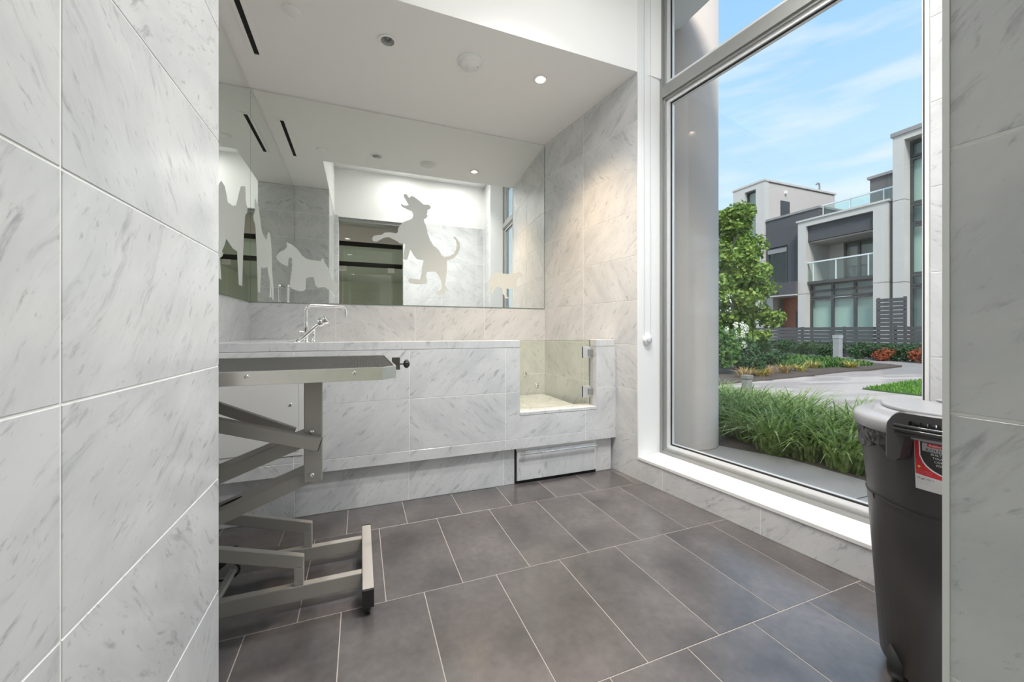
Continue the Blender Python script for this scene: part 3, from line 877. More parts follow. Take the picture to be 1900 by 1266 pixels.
# lid
lid = child(MB().lathe([(0, .728), (.247, .728), (.2500, .733), (.2510, .755), (.2480, .764), (.2380, .7675), (.2120, .7650), (.2070, .7700), (.2030, .7790), (.1960, .7830), (0, .7860)], 64, BT), 'lid', M_LID, bn)
half = [(.188*math.cos(R(a_)), .188*math.sin(R(a_))) for a_ in range(-20, 150, 10)]
o_ = MB().prism(half, .7835, .7945, BT @ Matrix.Rotation(R(82), 4, 'Z')).build('lid_panel', M_LID, None, .004)
o_.parent = lid
half2 = [(.188*math.cos(R(a_)), .188*math.sin(R(a_))) for a_ in range(162, 330, 10)]
o_ = MB().prism(half2, .7835, .7930, BT @ Matrix.Rotation(R(82), 4, 'Z')).build('lid_panel', M_LID, None, .004)
o_.parent = lid
# handles (one towards the doorway, one opposite)
for hc in (190, 10):
    vs = []; fs = []; n_ = 28
    m_ = MB()
    # arched hood: outer face whose lower edge drops at both ends
    prev = None
    for i in range(n_+1):
        t_ = i/n_; ph = hc-29+58*t_; g = R(ph)
        e_ = abs(2*t_-1)
        top = .801 - .085*max(0, (e_-.55)/.45)**2.6
        low = (.668 if e_ > .66 else .668+(.66-e_)/.16*.111 if e_ > .50 else .779)
        if e_ > .84: low += .040*((e_-.84)/.16)**2
        ro = .272 - .03*max(0, (e_-.86)/.14)**2
        c, s_ = math.cos(g), math.sin(g)
        cur = [(BC.x+q*c, BC.y+q*s_, z) for q, z in ((.236, top-.006), (ro-.004, top), (ro, top-.004), (ro, low), (.236, low))]
        b0 = len(vs); vs += cur
        if i:
            for k in range(4): fs.append((b0-5+k, b0+k, b0+k+1, b0-5+k+1))
    fs += [(0, 1, 2, 3, 4), tuple(range(len(vs)-1, len(vs)-6, -1))]
    m_.add(vs, fs)
    hd_ = child(m_, 'handle', M_BIN, bn)
    for k in range(11):
        ph = hc-17+34*k/10
        o_ = curved(MB(), .240, ph-.55, ph+.55, .757, .7785, .026, 1).build('handle_rib', M_BLACK)
        o_.parent = hd_
    m_ = MB()
    for rr_, zz_ in ((.279, .7640), (.281, .7545), (.276, .7455)):
        m_.tube([(BC.x+rr_*math.cos(R(hc-20+40*k/20)), BC.y+rr_*math.sin(R(hc-20+40*k/20)), zz_) for k in range(21)], .0055, 8)
    o_ = m_.build('grip', plain('gloss_black', (.03, .03, .032), .16)); o_.parent = hd_
# wheels at the back
for ang in (140, 240):
    g = R(ang); d_ = Vector((math.cos(g), math.sin(g), 0))
    CMw = Matrix.Translation(BC+d_*.155+Vector((0, 0, .062))) @ (Matrix.Rotation(R(190), 4, 'Z') @ Matrix.Rotation(R(90), 4, 'X'))
    child(MB().lathe([(0, -.022), (.045, -.022), (.058, -.020), (.062, -.012), (.062, .012), (.058, .020), (.045, .022), (0, .022)], 28, CMw), 'wheel', M_BLACK, bn)
child(MB().tube([BC+Vector((math.cos(R(140))*.155, math.sin(R(140))*.155, .062)), BC+Vector((math.cos(R(240))*.155, math.sin(R(240))*.155, .062))], .008, 8), 'axle', M_CHROME, bn)
# printed label
rl = lambda z: .2290+(z-.63)*.05
def lab_pt(u, v, off):
    q = rl(v)+off; g = R(173.2)+u/.231
    return (BC.x+q*math.cos(g), BC.y+q*math.sin(g), v)
def lab_poly(pts, off, name, mat):
    # cut into vertical strips so the print follows the curve
    m_ = MB(); n = len(pts)
    us = [p[0] for p in pts]; u0, u1 = min(us), max(us); k = max(2, int((u1-u0)/.006))
    def span(u):
        ys = []
        for i in range(n):
            a, b = pts[i], pts[(i+1) % n]
            if a[0] == b[0]: continue
            if min(a[0], b[0]) - 1e-9 <= u <= max(a[0], b[0]) + 1e-9:
                ys.append(a[1]+(b[1]-a[1])*(u-a[0])/(b[0]-a[0]))
        return min(ys), max(ys)
    for i in range(k):
        a, b = u0+(u1-u0)*i/k, u0+(u1-u0)*(i+1)/k
        a0, a1 = span(a+1e-6); b0, b1 = span(b-1e-6)
        m_.add([lab_pt(a, a0, off), lab_pt(b, b0, off), lab_pt(b, b1, off), lab_pt(a, a1, off)], [(0, 1, 2, 3)])
    o = m_.build(name, mat); return o
LBW = .125
lb = lab_poly([(0, .600), (LBW, .600), (LBW, .727), (0, .727)], .0008, 'label', plain('label_white', (.72, .72, .72), .45))
lb.parent = bn; lb.matrix_parent_inverse = Matrix.Translation(BC).inverted()
M_LWH = plain('print_white', (.85, .85, .85), .5)
M_RED = plain('label_red', (.62, .03, .04), .4); M_LBK = plain('label_black', (.03, .03, .03), .4); M_LGR = plain('label_grey', (.45, .45, .46), .4)
def lsub(o):
    o.parent = lb; return o
lsub(lab_poly([(.0012, .6395), (LBW-.001, .6285), (LBW-.001, .7262), (.0012, .7262)], .0012, 'red_print', M_RED))
lsub(lab_poly([(.0098, .689), (.0125, .678), (.020, .665), (.032, .654), (.048, .646), (.075, .640), (LBW-.001, .635), (LBW-.001, .7262), (.0098, .7262)], .0014, 'white_print', M_LWH))
lsub(lab_poly([(.0125, .690), (.0150, .680), (.022, .668), (.034, .657), (.050, .649), (.075, .643), (LBW-.001, .638), (LBW-.001, .7262), (.0125, .7262)], .0016, 'black_print', M_LBK))
lsub(lab_poly([(.0165, .7025), (LBW-.001, .699), (LBW-.001, .7235), (.0165, .7235)], .0020, 'grey_print', M_LGR))
lsub(lab_poly([(.026, .7145), (.115, .7125), (.115, .7240), (.026, .7240)], .0023, 'red_print', M_RED))
def ltext(txt, u, v, h, mat, off):
    cu = bpy.data.curves.new('t', 'FONT'); cu.body = txt; cu.size = h*1.35; cu.resolution_u = 2
    ob = bpy.data.objects.new('t', cu); COL.objects.link(ob)
    bpy.context.view_layer.update()
    me = bpy.data.meshes.new_from_object(ob.evaluated_get(bpy.context.evaluated_depsgraph_get()))
    for vtx in me.vertices:
        vtx.co = lab_pt(u+vtx.co.x, v+vtx.co.y, off)
    bpy.data.objects.remove(ob); me.materials.clear(); me.materials.append(mat)
    o = bpy.data.objects.new('lettering', me); COL.objects.link(o); return lsub(o)
ltext('Rubbermaid', .029, .7165, .0058, M_LWH, .0027)
ltext('ROUGHNECK', .0225, .7030, .0088, M_LBK, .0027)
for k, w_ in enumerate(('BUILT FOR', 'TOUGH', 'CON\u00c7U', 'POUR')):
    ltext(w_, .032+.003*k, .6945-.0088*k, .0055, M_LWH, .0022)
ltext('32 gal  121 L', .004, .6275, .0048, M_LBK, .0014)
for k in range(2):
    ltext('- - - - - - - - - - -', .004, .6205-.005*k, .0030, M_LBK, .0014)
for k in range(3):
    ltext('- - - - - - - - - - - - -', .003, .6485-.0032*k-.0003*k, .0030, M_LWH, .0017)
lsub(lab_poly([(.005, .6585), (.009, .6555), (.013, .6590), (.009, .6625)], .0017, 'print_mark', plain('label_yellow', (.75, .60, .10), .5)))

# ================================================================== CEILING FITTINGS
# slot diffuser
sd = empty('slot_diffuser', (-.605, 2.6, ZC))
tag(sd, 'long black slot air diffuser in the lowered ceiling by the left wall', 'air diffuser')
child(ring([(-.648, 2.15), (-.573, 2.15), (-.573, 2.905), (-.648, 2.905)], [(-.625, 2.17), (-.596, 2.17), (-.596, 2.880), (-.625, 2.880)], ZC-.004, ZC+.01), 'flange', M_CEIL, sd, .001)
child(MB().box(-.6252, -.5958, 2.1702, 2.8798, ZC-.0015, ZC+.02), 'slot', M_SLOT, sd)
# downlights
def downlight(x, y, z, lit, label, r=.055, power=0, warm=(1, .80, .58)):
    d = empty('downlight', (x, y, z)); tag(d, label, 'downlight', 'recessed downlights')
    T = Matrix.Translation((x, y, z))
    child(MB().lathe([(r*.74, .0), (r, -.0015), (r*1.03, -.004), (r*.98, -.006), (r*.72, -.0045)], 32, T), 'trim_ring', M_CEIL, d)
    child(MB().lathe([(r*.72, -.0045), (r*.66, .02), (r*.48, .05)], 32, T), 'reflector', M_REFL, d)
    child(MB().lathe([(r*.30, .045), (r*.34, .026), (r*.24, .016), (0, .013)], 24, T), 'lamp', emit('lamp_on', warm, 14) if lit else plain('lamp_off', (.25, .25, .25), .4), d)
    if power:
        l = bpy.data.lights.new('downlight_beam', 'SPOT'); l.energy = power; l.spot_size = R(104); l.spot_blend = .95
        l.color = warm; l.shadow_soft_size = .045
        o = bpy.data.objects.new('downlight_beam', l); COL.objects.link(o); o.parent = d; o.location = (0, 0, -.012)
    return d
# pockets so the reflectors recess into the ceiling
def pockets(ob, spots):
    """cut round lamp pockets into a ceiling slab"""
    m_ = MB()
    for x, y, z, r in spots:
        m_.lathe([(0, -.05), (r, -.05), (r, .07), (0, .07)], 24, Matrix.Translation((x, y, z)), False)
    cu = m_.build('cutter', None)
    md = ob.modifiers.new('pockets', 'BOOLEAN'); md.object = cu; md.operation = 'DIFFERENCE'; md.solver = 'EXACT'
    bpy.context.view_layer.update()
    me = bpy.data.meshes.new_from_object(ob.evaluated_get(bpy.context.evaluated_depsgraph_get()))
    ob.modifiers.clear(); ob.data = me
    bpy.data.objects.remove(cu)
pockets(ce, [(.153, 2.46, ZC, .0405), (1.170, 2.45, ZC, .037)])
downlight(.153, 2.46, ZC, False, 'unlit recessed downlight with chrome reflector over the middle of the bath')
downlight(1.170, 2.45, ZC, True, 'glowing recessed downlight nearest the corner above the glass gate', .050, 80, (1, .74, .48))
sm = empty('smoke_detector', (.666, 2.455, ZC)); tag(sm, 'white round smoke detector on the lowered ceiling between two downlights', 'smoke detector')
T = Matrix.Translation((.666, 2.455, ZC)) @ Matrix.Rotation(R(180), 4, 'X')
child(MB().lathe([(.083, 0), (.083, .008), (.078, .012), (.070, .014), (.068, .018), (.064, .030), (.050, .038), (.030, .040), (.028, .046), (0, .048)], 40, T), 'housing', M_TRIMW, sm)
child(MB().lathe([(0, .0405), (.004, .040), (.004, .036)], 10, T @ Matrix.Translation((.046, .02, -.002))), 'indicator', M_BLACK, sm)
cp = MB().lathe([(.047, 0), (.047, .006), (.045, .008), (0, .009)], 40, Matrix.Rotation(R(180), 4, 'X')).build('sprinkler_cover', M_CEIL)
cp.location = (-.350, 2.415, ZC); tag(cp, 'flat white round sprinkler cover plate on the lowered ceiling near the slot', 'cover plate')

# unseen downlights added to brighten the room, in the tall ceiling above the picture
HI = ((1.35, 1.02, 112, 'nearest the window'), (.90, 1.45, 115, 'before the bath'), (.45, 1.0, 75, 'nearest the doorway'))
pockets(ch_, [(x_, y_, ZH, .0445) for x_, y_, p_, l_ in HI])
for x_, y_, p_, lb_ in HI:
    downlight(x_, y_, ZH, True, 'added unseen fill downlight in the tall white ceiling ' + lb_, .06, p_, (1, .985, .955))
# added glowing discs for soft fill light, flush in the tall ceiling, out of view
M_FILL = emit('fill_light_on', (1.0, .985, .955), 22)
for x_, y_, lb_ in ((1.45, .72, 'closest to the window'), (1.10, 1.10, 'over the middle of the floor'), (.60, .68, 'nearest the doorway')):
    d = empty('fill_light', (x_, y_, ZH)); tag(d, 'added unseen round fill light flush in the tall ceiling ' + lb_, 'fill light', 'added fill lights')
    T = Matrix.Translation((x_, y_, ZH)) @ Matrix.Rotation(R(180), 4, 'X')
    child(MB().lathe([(.175, 0), (.175, .02), (.160, .024)], 40, T), 'rim', M_TRIMW, d)
    child(MB().lathe([(.160, .022), (.0, .03)], 40, T), 'diffuser', M_FILL, d)

# ================================================================== CORRIDOR behind the doorway (seen in the mirrors)
M_CWALL = plain('corridor_wall', (.72, .71, .67), .8)
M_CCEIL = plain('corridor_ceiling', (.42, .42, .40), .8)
struct('wall_corridor', MB().box(-2.6, -2.45, -9.2, .038, 0, 2.9).box(2.15, 2.3, -9.2, .038, 0, 2.9).box(-2.6, 2.3, -9.35, -9.2, 0, 2.9).box(-2.45, -.9, .0, .038, 0, 2.9), M_CWALL)
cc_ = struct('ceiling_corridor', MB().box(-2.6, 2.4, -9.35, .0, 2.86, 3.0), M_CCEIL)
pockets(cc_, [(-.24, -1.86-1.75*k, 2.86, .0445) for k in range(4)])
gs = empty('glass_partition', (.16, -.9, 0)); tag(gs, 'green tinted frameless glass door screen across the corridor reflected in the mirror', 'glass screen')
for x0_, x1_ in ((-1.6, -.30), (-.29, .52), (.53, 1.7)):
    child(MB().box(x0_, x1_, -.906, -.894, .01, 2.16), 'glass_leaf', M_DOORGL, gs)
child(MB().box(-1.6, 1.7, -.906, -.894, 2.24, 2.52), 'glass_transom', M_DOORGL, gs)
M_DKB = plain('dark_bronze', (.04, .038, .035), .35, .6)
child(MB().box(-1.6, 1.7, -.92, -.88, 2.16, 2.24), 'header', M_DKB, gs, .002)
child(MB().box(-1.6, 1.7, -.92, -.88, 2.52, 2.60), 'top_rail', M_DKB, gs, .002)
for x_ in (-.30, .52):
    for z_ in (.12, 1.35, 2.12):
        child(MB().box(x_-.05, x_+.07, -.925, -.875, z_-.04, z_+.04), 'patch_fitting', M_STEEL if z_ > 2 else M_DKB, gs, .003)
child(MB().box(DX0+.001, DX1-.001, .05, .20, DZ-.05, DZ-.001), 'door_head', M_ALU, gs, .002)
for k in range(4):
    downlight(-.24, -1.86-1.75*k, 2.86, True, ('nearest', 'second', 'third', 'farthest')[k] + ' lit corridor downlight behind the doorway seen in the mirror', .06, 300, (1, .97, .92))

# ================================================================== OUTSIDE
GZ = .05
M_SOIL = plain('bark_mulch', (.105, .078, .062), .95, var=.45, scale=30, bump=.8)
M_STONE = plain('stone_slab', (.36, .32, .295), .8, var=.12, scale=5, bump=.15)
M_PAVER = plain('paver', (.47, .425, .395), .85, var=.14, scale=6, bump=.1)
M_PBASE = plain('paver_joint', (.30, .27, .25), .9, var=.2, scale=2)
M_CONC = plain('column_concrete', (.62, .53, .475), .85, var=.07, scale=3, bump=.08)
M_LAWN = leafmat('lawn_grass', (.11, .25, .025), (.22, .42, .05))
M_GRASS = leafmat('long_grass', (.12, .215, .035), (.52, .62, .20), .38, 22)
M_LEAF = leafmat('tree_leaf', (.08, .17, .03), (.36, .48, .09), .5, 5)
M_LEAFD = leafmat('dark_leaf', (.025, .07, .02), (.07, .16, .05))
M_LEAFM = leafmat('bush_leaf', (.04, .13, .02), (.16, .30, .06))
M_LEAFY = leafmat('yellow_grass', (.45, .33, .08), (.62, .55, .14))
M_LEAFO = leafmat('straw_grass', (.45, .27, .11), (.55, .40, .18))
M_LEAFR = leafmat('red_leaf', (.30, .06, .02), (.42, .13, .05))
M_BARK = plain('bark', (.32, .28, .25), .9, var=.3, scale=20, bump=.5)
M_BLOOM = plain('white_bloom', (.80, .80, .70), .7)

struct('ground', MB().box(2.0, 70, -30, 60, -.3, 0.0), M_SOIL)
# terrace slabs by the window
te = struct('terrace', MB().prism([(1.95, 6), (1.95, -2), (3.02, -2), (3.02, 1.9), (2.75, 2.6), (2.6, 6)], 0, GZ-.03), M_PBASE)
yy = [-2, -1.05, .15, 1.35, 2.55, 3.75, 6]
for k in range(6):
    y0_, y1_ = yy[k], yy[k+1]
    xr = lambda y: 3.02 if y < 1.9 else max(2.72, 3.02-(y-1.9)*.45)
    o_ = MB().prism([(2.14 if y0_ < 1 else 2.06, y0_+.004), (xr(y0_), y0_+.004), (xr((y0_+y1_)/2), (y0_+y1_)/2), (xr(y1_), y1_-.004), (2.06, y1_-.004)], GZ-.03, GZ).build('slab', M_STONE, te, .003)
# column outside the window
cl = empty('round_column', (2.61, 2.61, GZ)); tag(cl, 'tall round beige concrete column standing just outside the window', 'column')
child(MB().lathe([(0, 0), (.283, 0), (.28, .012), (.28, 4.6), (0, 4.6)], 64, Matrix.Translation((2.61, 2.61, GZ))), 'shaft', M_CONC, cl)

# paved path
pa = struct('path', MB().prism([(4.95, -4), (18, -4), (18, 14), (14.2, 14), (4.95, 9)], 0, .028), M_PBASE)
def wedge(x, y, lo=1318, hi=1740):
    r_ = math.cos(YAW)*x - math.sin(YAW)*y; d = math.sin(YAW)*x + math.cos(YAW)*y
    p = 950+F_*r_/d
    return lo < p < hi
BED = [(5.3, 5.02), (6.0, 5.08), (6.93, 5.16), (8.18, 5.27), (10.26, 5.55), (11.5, 5.66), (12.6, 5.80), (13.64, 5.94), (13.9, 6.3), (14.3, 7.4), (14.7, 8.6), (15.0, 10.2), (14.8, 13.5), (5.0, 12.5), (4.9, 6.0)]
def inpoly(x, y, P):
    c = False; n = len(P)
    for i in range(n):
        (x0, y0), (x1, y1) = P[i], P[(i+1) % n]
        if (y0 > y) != (y1 > y) and x < (x1-x0)*(y-y0)/(y1-y0)+x0: c = not c
    return c
LAWN = [(7.65, 3.83), (9.0, 3.97), (10.4, 4.12), (14.5, 4.5), (14.5, -2), (7.65, -2)]
pm = bpy.data.meshes.new('paver')
PL, PW = .90, .225
mbp = MB(); x_, y_ = PL/2-.005, PW/2-.005
mbp.add([(-x_,-y_,0),(x_,-y_,0),(x_,y_,0),(-x_,y_,0),(-x_,-y_,.018),(x_,-y_,.018),(x_,y_,.018),(-x_,y_,.018),(-x_+.004,-y_+.004,.022),(x_-.004,-y_+.004,.022),(x_-.004,y_-.004,.022),(-x_+.004,y_-.004,.022)],
        [(8,9,10,11)]+[(i,(i+1)%4,(i+1)%4+4,i+4) for i in range(4)]+[(i+4,(i+1)%4+4,(i+1)%4+8,i+8) for i in range(4)])
pm.from_pydata(mbp.v, [], mbp.f); pm.update(); 
M_PAV = []
for k, c_ in enumerate(((.43, .365, .325), (.36, .305, .275), (.49, .42, .375))):
    M_PAV.append(plain('paver_%d' % k, c_, .85, var=.13, scale=5, bump=.1))
pms = []
for k in range(3):
    q = pm.copy(); q.materials.append(M_PAV[k]); pms.append(q)
ang = -.20; ca, sa = math.cos(ang), math.sin(ang)
cnt = 0
for j in range(-60, 90):
    for i in range(-30, 40):
        lx = i*PL+(j % 3)*PL/3; ly = j*PW
        x = 8+lx*ca-ly*sa; y = 4+lx*sa+ly*ca
        if x < 5.42 or x > 11.2 or not wedge(x, y, 1300, 1760): continue
        if inpoly(x, y, BED) and inpoly(x+.2, y-.1, BED) and inpoly(x-.2, y-.1, BED): continue
        if inpoly(x, y, LAWN) and inpoly(x-.3, y+.1, LAWN): continue
        if cnt >= 296: continue
        o_ = bpy.data.objects.new('paver', pms[rnd.randrange(3)]); COL.objects.link(o_); o_.parent = pa
        o_.location = (x, y, .0285+rnd.uniform(-.001, .001)); o_.rotation_euler = (0, 0, ang); cnt += 1
bd = struct('planting_bed', MB().prism(BED, 0, .075), M_SOIL)
# mound in the bed
lw = struct('lawn_base', MB().prism(LAWN, 0, .07), plain('lawn_soil', (.06, .12, .025), .9, var=.3, scale=20))
gb = struct('grass_bed', MB().prism([(3.02, -2), (4.95, -2), (4.95, 9), (2.62, 9), (2.62, 6), (2.75, 2.6), (3.02, 1.9)], 0, .04), M_SOIL)

def blade(mb_, base, dirv, L, w, droop, seg=4):
    """an arching blade of grass"""
    bx_, by_, bz_ = base; dx_, dy_ = dirv; n = math.hypot(dx_, dy_); dx_, dy_ = dx_/n, dy_/n
    vs = []; fs = []
    for i in range(seg+1):
        t = i/seg
        out = L*(.12*t+droop*.75*t*t); up = L*(t-.62*droop*t**2.2)
        ww_ = w*(1-t**1.6)*.5+.0004
        px_, py_, pz_ = bx_+dx_*out, by_+dy_*out, bz_+max(up, 0.0)
        vs += [(px_-dy_*ww_, py_+dx_*ww_, pz_), (px_+dy_*ww_, py_-dx_*ww_, pz_)]
    for i in range(seg): fs.append((2*i, 2*i+1, 2*i+3, 2*i+2))
    mb_.add(vs, fs, None, True)

def clump_mesh(nb, Lr, w, rad, seed, mat, droop=(.45, 1.15), name='blades', lean=(0, 0)):
    rr = random.Random(seed); m_ = MB()
    for _ in range(nb):
        a_ = rr.uniform(0, 6.283); q = rad*math.sqrt(rr.random())
        d_ = (math.cos(a_)+rr.uniform(-.5, .5)+lean[0], math.sin(a_)+rr.uniform(-.5, .5)+lean[1])
        blade(m_, (q*math.cos(a_), q*math.sin(a_), 0), d_, rr.uniform(*Lr), w*rr.uniform(.7, 1.2), rr.uniform(*droop))
    o = m_.build(name, mat); me = o.data; bpy.data.objects.remove(o); return me

# long grass clumps between terrace and path
gmesh = [clump_mesh(115, (.36, .72), .023, .14, 20+k, M_GRASS, lean=((-.45, -.25), (-.2, .1), (.35, -.5), (-.5, -.45))[k]) for k in range(4)]
spots = []
rg = random.Random(5)
for ix in range(7):
    for iy in range(11):
        x = 3.15+ix*.26+rg.uniform(-.06, .06); y = 1.35+iy*.265+rg.uniform(-.06, .06)
        if not wedge(x, y, 1318, 1640) or x > 4.80: continue
        if x > 4.2 and y < 2.95: continue
        spots.append((x, y))
ords = []
for k, (x, y) in enumerate(sorted(spots, key=lambda p: p[0])):
    o_ = bpy.data.objects.new('grass_clump', gmesh[k % 4]); COL.objects.link(o_)
    sc_ = rg.uniform(.68, .98)
    if x > 4.2: sc_ *= .85
    o_.location = (x, y, .04); o_.rotation_euler = (0, 0, rg.uniform(-.8, .8)); o_.scale = (sc_, sc_, sc_)
    tag(o_, 'clump of long arching green grass ' + ('leaning over the edge of the stone terrace slabs' if x < 3.5 else 'in the middle of the bed between terrace and path' if x < 4.2 else 'at the back of the bed beside the paved path'), 'grass', 'long grass clumps outside the window')
# a few seed stalks
# path light block
pl = empty('path_marker', (4.72, 3.62, .04)); tag(pl, 'small grey concrete post poking out of the long grass by the path', 'post')
child(MB().box(-.045+4.72, .045+4.72, 3.575, 3.665, .04, .38), 'shaft', plain('post_concrete', (.30, .28, .26), .9, var=.25, scale=25), pl, .006)
child(MB().box(-.052+4.72, .052+4.72, 3.568, 3.672, .38, .43), 'cap', plain('post_cap', (.24, .225, .21), .9), pl, .006)

# lawn pile
rl_ = random.Random(3); m_ = MB()
for _ in range(14000):
    x = rl_.uniform(7.66, 11.5); y = rl_.uniform(1.4, 4.4)
    if not inpoly(x, y, LAWN) or not wedge(x, y, 1560, 1760): continue
    a_ = rl_.uniform(0, 6.283)
    blade(m_, (x, y, .065), (math.cos(a_), math.sin(a_)), rl_.uniform(.04, .08), .012, rl_.uniform(.2, .6), 2)
o_ = m_.build('lawn', M_LAWN); tag(o_, 'short bright green lawn beside the paved path', 'lawn', kind='stuff')

def leaves(blobs, size, seed, shell=.55, flat=.5):
    """leaf quads scattered over ellipsoid blobs (cx, cy, cz, rx, ry, rz, n)"""
    rr = random.Random(seed); m_ = MB()
    for (cx, cy, cz, rx, ry, rz, n) in blobs:
        for _ in range(n):
            while True:
                v = Vector((rr.uniform(-1, 1), rr.uniform(-1, 1), rr.uniform(-1, 1)))
                if .05 < v.length < 1: break
            v = v.normalized()*(shell+(1-shell)*rr.random()**.6)
            p = Vector((cx+v.x*rx, cy+v.y*ry, cz+v.z*rz))
            nrm = (Vector((v.x/rx, v.y/ry, v.z/rz)).normalized()*flat + Vector((rr.uniform(-1, 1), rr.uniform(-1, 1), rr.uniform(-.4, 1)))*.7).normalized()
            t = nrm.cross(Vector((rr.uniform(-1, 1), rr.uniform(-1, 1), rr.uniform(-1, 1)))).normalized()
            b = nrm.cross(t); s_ = size*rr.uniform(.6, 1.25)
            m_.add([p-t*s_*.5, p+b*s_*.32+nrm*s_*.08, p+t*s_*.55-nrm*s_*.06, p-b*s_*.32+nrm*s_*.08], [(0, 1, 2, 3)])
    return m_

# tree
tr = empty('leafy_tree', (11.6, 9.35, .07)); tag(tr, 'young leafy green tree rising beside the concrete column', 'tree')
child(MB().tube([(11.6, 9.35, .05), (11.62, 9.33, 1.2), (11.58, 9.37, 2.6), (11.6, 9.35, 4.6)], [.09, .075, .055, .02], 10), 'trunk', M_BARK, tr)
rb = random.Random(11)
blobs = []
for k in range(90):
    z = rb.uniform(.45, 5.0); wmax = 1.06 if z < 3.0 else 1.06-(z-3.0)*.32
    a_ = rb.uniform(0, 6.283); q = wmax*rb.uniform(.25, 1.0)
    rr_ = rb.uniform(.28, .46)
    blobs.append((11.6+q*math.cos(a_), 9.35+q*math.sin(a_), z, rr_, rr_, rr_*.8, 150))
    if k % 3 == 0:
        child(MB().tube([(11.6, 9.35, max(.5, z-.7)), (11.6+q*.5*math.cos(a_), 9.35+q*.5*math.sin(a_), z-.25), (11.6+q*math.cos(a_), 9.35+q*math.sin(a_), z)], [.03, .02, .008], 6), 'branch', M_BARK, tr)
fo = child(leaves(blobs, .15, 4, .3), 'foliage', M_LEAF, tr); fo['kind'] = 'stuff'

def bush(name, x, y, r, h, n, mat, size, label, seed, group=None, blooms=0):
    b = empty(name, (x, y, .05)); tag(b, label, 'shrub', group)
    rr = random.Random(seed); bl = []
    for k in range(7):
        a_ = rr.uniform(0, 6.283); q = r*rr.uniform(.1, .65)
        bl.append((x+q*math.cos(a_), y+q*math.sin(a_), .05+h*rr.uniform(.30, .68), r*.5, r*.5, h*.38, n//7))
    f = child(leaves(bl, size, seed+1, .35), 'foliage', mat, b); f['kind'] = 'stuff'
    for k in range(3):
        a_ = k*2.1+seed
        child(MB().tube([(x, y, .04), (x+.3*r*math.cos(a_), y+.3*r*math.sin(a_), .05+h*.5)], [.012, .006], 6), 'stem', M_BARK, b)
    for k in range(blooms):
        a_ = rr.uniform(0, 6.283); q = r*rr.uniform(.2, .95); zz = .05+h*rr.uniform(.62, 1.02)
        m_ = leaves([(x+q*math.cos(a_), y+q*math.sin(a_), zz, .05, .05, .085, 34)], .05, seed*31+k, .5)
        child(m_, 'bloom', M_BLOOM, b)
    return b
bush('flowering_shrub', 7.35, 6.35, .62, 1.05, 1500, M_LEAFM, .10, 'bright green shrub with white flower heads beside the concrete column', 51, None, 16)
bush('broadleaf_shrub', 8.6, 6.75, .60, .78, 1300, M_LEAFD, .10, 'dark green broadleaf shrub in front of the leafy tree', 52)
bush('broadleaf_shrub', 7.9, 5.98, .34, .40, 500, M_LEAFD, .08, 'low dark green shrub behind the yellow grass tufts', 53)
bush('broadleaf_shrub', 10.6, 7.35, .42, .50, 700, M_LEAFD, .08, 'small dark green shrub standing alone on the mulch', 54)
bush('broadleaf_shrub', 10.0, 8.6, .75, .62, 1300, M_LEAFM, .09, 'spreading mid green shrub right of the tree', 55)
bush('broadleaf_shrub', 12.6, 9.6, .85, .85, 1500, M_LEAFM, .10, 'mid green shrub in front of the left end of the fence', 56)
# ground cover on the far part of the bed
rl_ = random.Random(13); m_ = MB()
gc = [(9.9, 6.35), (12.9, 6.15), (14.0, 7.6), (14.4, 9.4), (11.6, 9.2), (10.6, 7.6)]
k = 0
while k < 4200:
    x = rl_.uniform(9.8, 14.6); y = rl_.uniform(6.0, 9.6)
    if not inpoly(x, y, gc): continue
    k += 1; a_ = rl_.uniform(0, 6.283)
    blade(m_, (x, y, .07), (math.cos(a_), math.sin(a_)), rl_.uniform(.10, .24), .04, rl_.uniform(.3, .9), 2)
o_ = m_.build('ground_cover', M_LEAFM); tag(o_, 'low green ground cover plants spreading over the far end of the bed', 'ground cover', kind='stuff')
# yellow and straw coloured grass tufts along the front of the bed
ty = [clump_mesh(70, (.16, .32), .020, .08, 60, M_LEAFY, (.5, 1.2)), clump_mesh(70, (.18, .34), .018, .09, 61, M_LEAFO, (.3, 1.0))]
for k, (x, y, w_, lb_) in enumerate(((7.15, 5.52, 1, 'leftmost straw coloured grass tuft at the front of the mulch bed'), (7.75, 5.62, 0, 'larger lime yellow grass tuft at the front of the mulch bed'), (8.15, 5.78, 1, 'straw coloured grass tuft right beside the lime yellow one'), (8.75, 5.82, 1, 'middle straw coloured grass tuft on the mulch bed'), (9.45, 5.92, 0, 'yellow grass tuft before the small lone shrub'), (10.6, 6.35, 0, 'yellow grass tuft at the edge of the ground cover'), (11.6, 6.05, 0, 'rightmost yellow grass tuft by the paved path'))):
    o_ = bpy.data.objects.new('grass_tuft', ty[w_]); COL.objects.link(o_); o_.location = (x, y, .073); o_.scale = (1.25, 1.25, 1.1); o_.rotation_euler = (0, 0, k*1.3)
    tag(o_, lb_, 'grass', 'yellow grass tufts')

# bollard
bo = empty('bollard_light', (15.45, 8.45, .028)); tag(bo, 'square light grey bollard light standing in front of the slatted fence', 'bollard')
child(MB().box(15.35, 15.55, 8.35, 8.55, .028, .74), 'shaft', plain('bollard_grey', (.36, .36, .37), .6), bo, .01)
child(MB().box(15.34, 15.56, 8.34, 8.56, .74, .86), 'head', plain('bollard_head', (.42, .42, .43), .5), bo, .01)

